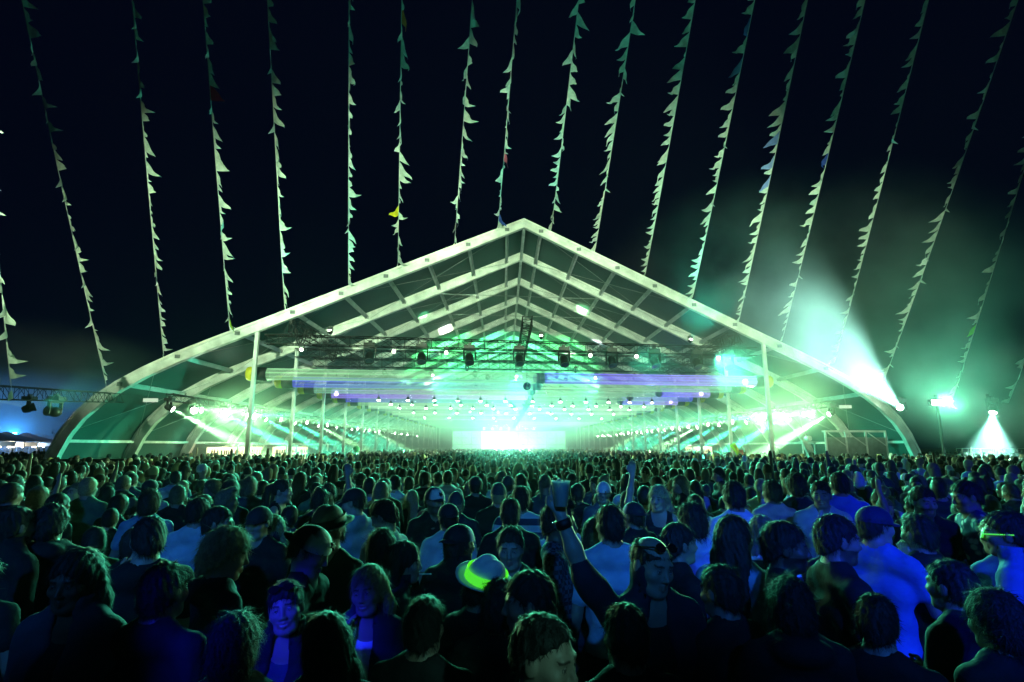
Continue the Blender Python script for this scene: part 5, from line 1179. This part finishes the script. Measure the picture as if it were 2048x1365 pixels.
for (x, y) in cands:
    if n_people >= LIMIT: break
    if not free(x, y, 0.40): continue
    sc = crng.uniform(.86, 1.04); zt = 1.77*sc
    px, py = proj((x, y, zt)); D = (Vector((x, y, zt)) - EYE).dot(C_FWD); w = .26*FPX/D
    if any(D < bd - .1 and abs(px - bx) < w + bh*.35 and by + bh*.55 > py for bx, by, bh, bd in BOX): continue
    k = crng.randrange(len(VAR)) if crng.random() > .45 else crng.choice((0, 1, 3, 8, 4))
    if y < 4.2 and VAR[k][5] != ('down', 'down'): k = 0
    pm, hair, top, hat, woman, arms = VAR[k]
    turn = crng.gauss(0, 22) if crng.random() > .16 else crng.uniform(-180, 180)
    tk = crng.choices(tops, [t[2] for t in tops])[0]
    if y < 3.6: tk = tops[0]
    hcn = crng.choices([('bk', 'black'), ('br', 'brown'), ('db', 'fair'), ('bl', 'blond')], [40, 35, 14, 11])[0]
    zone = int(min(max(px, 0), 2047)//256); where = ('far left edge', 'below left truss', 'below left post', 'below left tube', 'before the stage', 'below right tube', 'below right post', 'below floodlight')[zone]
    rows = 'front rows' if y < 5 else ('middle rows' if y < 9 else 'far rows')
    face = 'back turned' if abs(turn) < 60 else ('facing camera' if abs(turn) > 120 else 'side view')
    who = 'woman' if woman else 'man'
    hw_ = '%s %s' % (HN[hair], who) if not hat else '%s with %s' % (who, {'cap': 'white-fronted cap', 'cap_back': 'dark backwards cap', 'beanie': 'dark knitted cap'}[hat[0]])
    lab = '%s %s in %s, %s, %s %s' % (hcn[1], hw_, tk[1], face, rows, where) if not any(a in ('up',) for a in arms) else '%s in %s with an arm up, %s, %s' % (hw_, tk[1], rows, where)
    grp = '%s of the crowd %s' % (rows, where)
    skin = crng.choices(['l', 'm', 'd'], [6, 3, 1])[0]
    key = k
    cm = {'body': SK[skin], 'hair': HC[hcn[0]], 'top': TC[tk[0]], 'trousers': crng.choice([(.03, .035, .05), (.015, .015, .02), (.08, .09, .12)])}
    if key not in protos:
        root = assemble(pm, (x, y, 0), R(turn), sc, lab, grp, cm['body'], cm['hair'], cm['top'], cm['trousers']); protos[key] = root
    else:
        root = copy_tree(protos[key]); root.location = (x, y, 0); root.rotation_euler = (R(crng.gauss(0, 2)), R(crng.gauss(0, 2.2)), R(turn)); root.scale = (sc, sc, sc); root['label'] = lab; root['group'] = grp
        for ch in root.children:
            st = ch.name.split('.')[0]; c = cm['body'] if st == 'body' else cm['hair'] if st == 'hair' else cm['trousers'] if st == 'trousers' else cm['top'] if st in ('shirt', 'jacket', 'hoodie') else None
            if c: ch.color = (*c, 1)
    PLACED.append((x, y)); n_people += 1
YFAR = PLACED[-1][1]
same = {}
for o in bpy.data.objects:
    if o.name.startswith('person') and o.parent is None and o.get('label'): same.setdefault(o['label'], []).append(o)
for lab, os_ in same.items():
    if len(os_) > 1:
        os_.sort(key=lambda o: o.location.y)
        for k, o in enumerate(os_): o['label'] = lab.replace('rows', 'rows (%s of these)' % (('nearer', 'farther') if len(os_) == 2 else ('nearest', 'central', 'farthest', 'last'))[min(k, 3)]) if len(os_) < 5 else lab

# ------------------------------------------------------------------ the far crowd, one mass of small figures
def far_figure(seed):
    r = np.random.default_rng(seed); vs, fs, kind = [], [], []
    def add(v, f, k):
        b = sum(len(q) for q in vs); vs.append(np.array(v)); fs.append(np.array(f) + b); kind.append(np.full(len(v), k))
    def rev(prof, c, n, k, sx=1.0, sy=1.0):
        v = [(c[0] + sx*rr*math.cos(2*math.pi*i/n), c[1] + sy*rr*math.sin(2*math.pi*i/n), c[2] + z) for rr, z in prof for i in range(n)]
        f = [(j*n+i, j*n+(i+1) % n, (j+1)*n+(i+1) % n, (j+1)*n+i) for j in range(len(prof)-1) for i in range(n)]
        add(v, f, k)
    tilt = r.uniform(-.015, .015)
    rev([(.0, .125), (.05, .115), (.082, .07), (.088, .02), (.078, -.03)], (tilt, -.008, 1.635), 8, 1, .92, 1.12)      # hair
    rev([(.0, .1), (.07, .05), (.075, 0), (.068, -.05), (.045, -.1), (.05, -.14), (.056, -.2)], (tilt, .012, 1.635), 8, 0, .95, 1.05)   # face, neck
    rev([(.06, 1.5), (.17, 1.455), (.215, 1.38), (.2, 1.25), (.165, 1.08), (.175, .9), (.16, .5), (.1, .05)], (0, 0, 0), 8, 2, 1.0, .58)
    if seed == 4: rev([(.045, -.1), (.04, .2), (.032, .42), (.04, .5), (.02, .58)], (.24, .04, 1.42), 6, 0)
    if seed % 3 == 0: rev([(.05, .1), (.095, .0), (.085, -.18), (.05, -.24)], (tilt, -.045, 1.63), 7, 1, 1, .9)
    return np.concatenate(vs), np.concatenate(fs), np.concatenate(kind)
FV = [far_figure(k) for k in range(40)]
pts = []
y = YFAR + 0.1 - 0.6
while y < D0 + SV - 6:
    sp = 0.52 + 0.005*(y - 10)
    hw = min(y*0.97 + 1.0, 60)
    x = -hw + crng.uniform(0, sp)
    while x < hw:
        q = (x + crng.uniform(-.17, .17), y + crng.uniform(-.2, .2)); x += sp
        u = q[0] - XC; v = q[1] - D0 - KS*u
        if y > D0 + 4 and abs(u) > 14.2: 
            if not (abs(u) > 24 and y < 46 and crng.random() < .5): continue
        if -1 < v and 18.9 < abs(u) < 21.8: continue
        if v > 2 and abs(abs(u) - 12.2) < .3: continue
        if y < 13.5 and not free(q[0], q[1], .42): continue
        if 21.6 < q[1] < 24.2 and -19.6 < q[0] < -14.8: continue
        if abs(q[0] - pF.x) < .9 and abs(q[1] - pF.y) < .9: continue
        if v > 40 and crng.random() < .25: continue
        pts.append(q)
    y += sp*.95
VV, FF, CC = [], [], []; base = 0
for (x, y) in pts:
    v, f, k = FV[crng.randrange(40)]; a = crng.gauss(0, .45) if crng.random() > .15 else crng.uniform(-3, 3); s = crng.uniform(.84, 1.08)
    ca, sa = math.cos(a)*s, math.sin(a)*s
    w = np.stack([v[:, 0]*ca - v[:, 1]*sa + x, v[:, 0]*sa + v[:, 1]*ca + y, v[:, 2]*s], 1)
    c = np.zeros((len(v), 3)); tc = TC[crng.choices(tops, [t[2] for t in tops])[0][0]]
    c[k == 0] = SK[crng.choice('lllmmd')]; c[k == 1] = HC[crng.choices(['bk', 'br', 'db', 'bl'], [40, 35, 14, 11])[0]] if crng.random() > .06 else (.65, .66, .66); c[k == 2] = tc
    VV.append(w); FF.append(f + base); CC.append(c); base += len(v)
M_FAR = mat('far_crowd', (1, 1, 1), 0.75, tint=True, var=.15, scale=6)
o = link(bpy.data.objects.new('distant_crowd', np_mesh('distant_crowd', np.concatenate(VV), np.concatenate(FF), M_FAR, np.concatenate(CC))))
tag(o, 'dense mass of small heads filling the ground up to the far stage', kind='stuff')

# bright inflatables held over the heads
c = at(1478, 905, 30)
root = empty('inflatable_toy', (c.x, c.y, 1.75), 0.2, 'yellow and red inflatable toy held above the heads on the right', 'inflatable')
b = MB(); b.tube((0, 0, 0), (-.35, 0, .55), .1, 8, .16); b.build('yellow_body', M_YEL, root); b = MB(); b.tube((.1, 0, -.15), (.12, 0, .25), .14, 8, .12); b.build('red_base', mat('red_vinyl', (.6, .04, .04), .4), root)
c = at(712, 912, 34)
root = empty('green_balloon', (c.x, c.y, 2.0), 0, 'green balloon on a stick held above the heads on the left', 'balloon')
b = MB(); b.lathe([(0, -.2), (.1, -.14), (.2, 0), (.2, .1), (.12, .2), (0, .24)], 12); b.build('bulb', mat('green_rubber', (.05, .5, .2), .3), root); b = MB(); b.tube((0, 0, -.7), (0, 0, -.18), .015, 6); b.build('stick', M_WHITEP, root)

# ------------------------------------------------------------------ blue wash lamps on the mixing tower behind the camera
fr = truss('lighting_truss', (-7, -7.2, 7.2), (9, -7.2, 7.2), 0.4, 'black truss on the mixing tower behind the viewer')
def wash_lamp(x, to, e, c, a, bl, lab): moving_head((x, -7.2, 6.6), to, spot_data(e, c, a, bl, .12), M_LENS_OFF, lab, None, 1.1)
for x, to, e, col, cone, w_ in ((-6.5, (-5.2, 7.4), 1400, (.02, .2, 1.0), 16, 'far left'), (-3.5, (-2.4, 5.3), 2200, (.025, .26, 1.0), 14.5, 'left'), (0.0, (.5, 6.0), 1600, (.02, .26, 1.0), 15, 'middle'), (2.0, (1.9, 4.7), 2600, (.015, .16, 1.0), 15, 'big white T-shirt right of the middle'),
                                (3.6, (2.25, 3.7), 4600, (.008, .012, 1.0), 10, 'bright blue shirts on the right'), (6.0, (4.6, 6.0), 4600, (.01, .018, 1.0), 15, 'right side'), (8.6, (8.6, 8.4), 5500, (.01, .02, 1.0), 24, 'far right side')):
    wash_lamp(x, (*to, 1.35), e, col, cone, .75, 'blue wash lamp for the %s of the crowd' % w_)
wash_lamp(-5.5, (-1.12, 2.42, 1.5), 9000, (.01, .02, 1.0), 3.4, .6, 'added narrow deep blue lamp to brighten the laughing face')  # added unseen spot that lights one face only
wash_lamp(4.6, (.14, 1.62, 1.72), 1100, (.22, .85, .7), 2.4, .6, 'added narrow pale lamp to brighten the forehead of the nearest man')  # added unseen spot, put in for the lit forehead
for k, (u, z) in enumerate(((-14.0, 8.6), (-7.0, 10.6), (0.0, 12.2), (7.0, 10.6), (14.0, 8.6))):
    wash_lamp(-5.0 + 2.6*k, T(u, 0, z), 54000, (.66, 1.0, .58), 26, .85, 'pale green lamp for the tent front, %s on the tower' % ('first', 'second', 'third', 'fourth', 'fifth')[k])
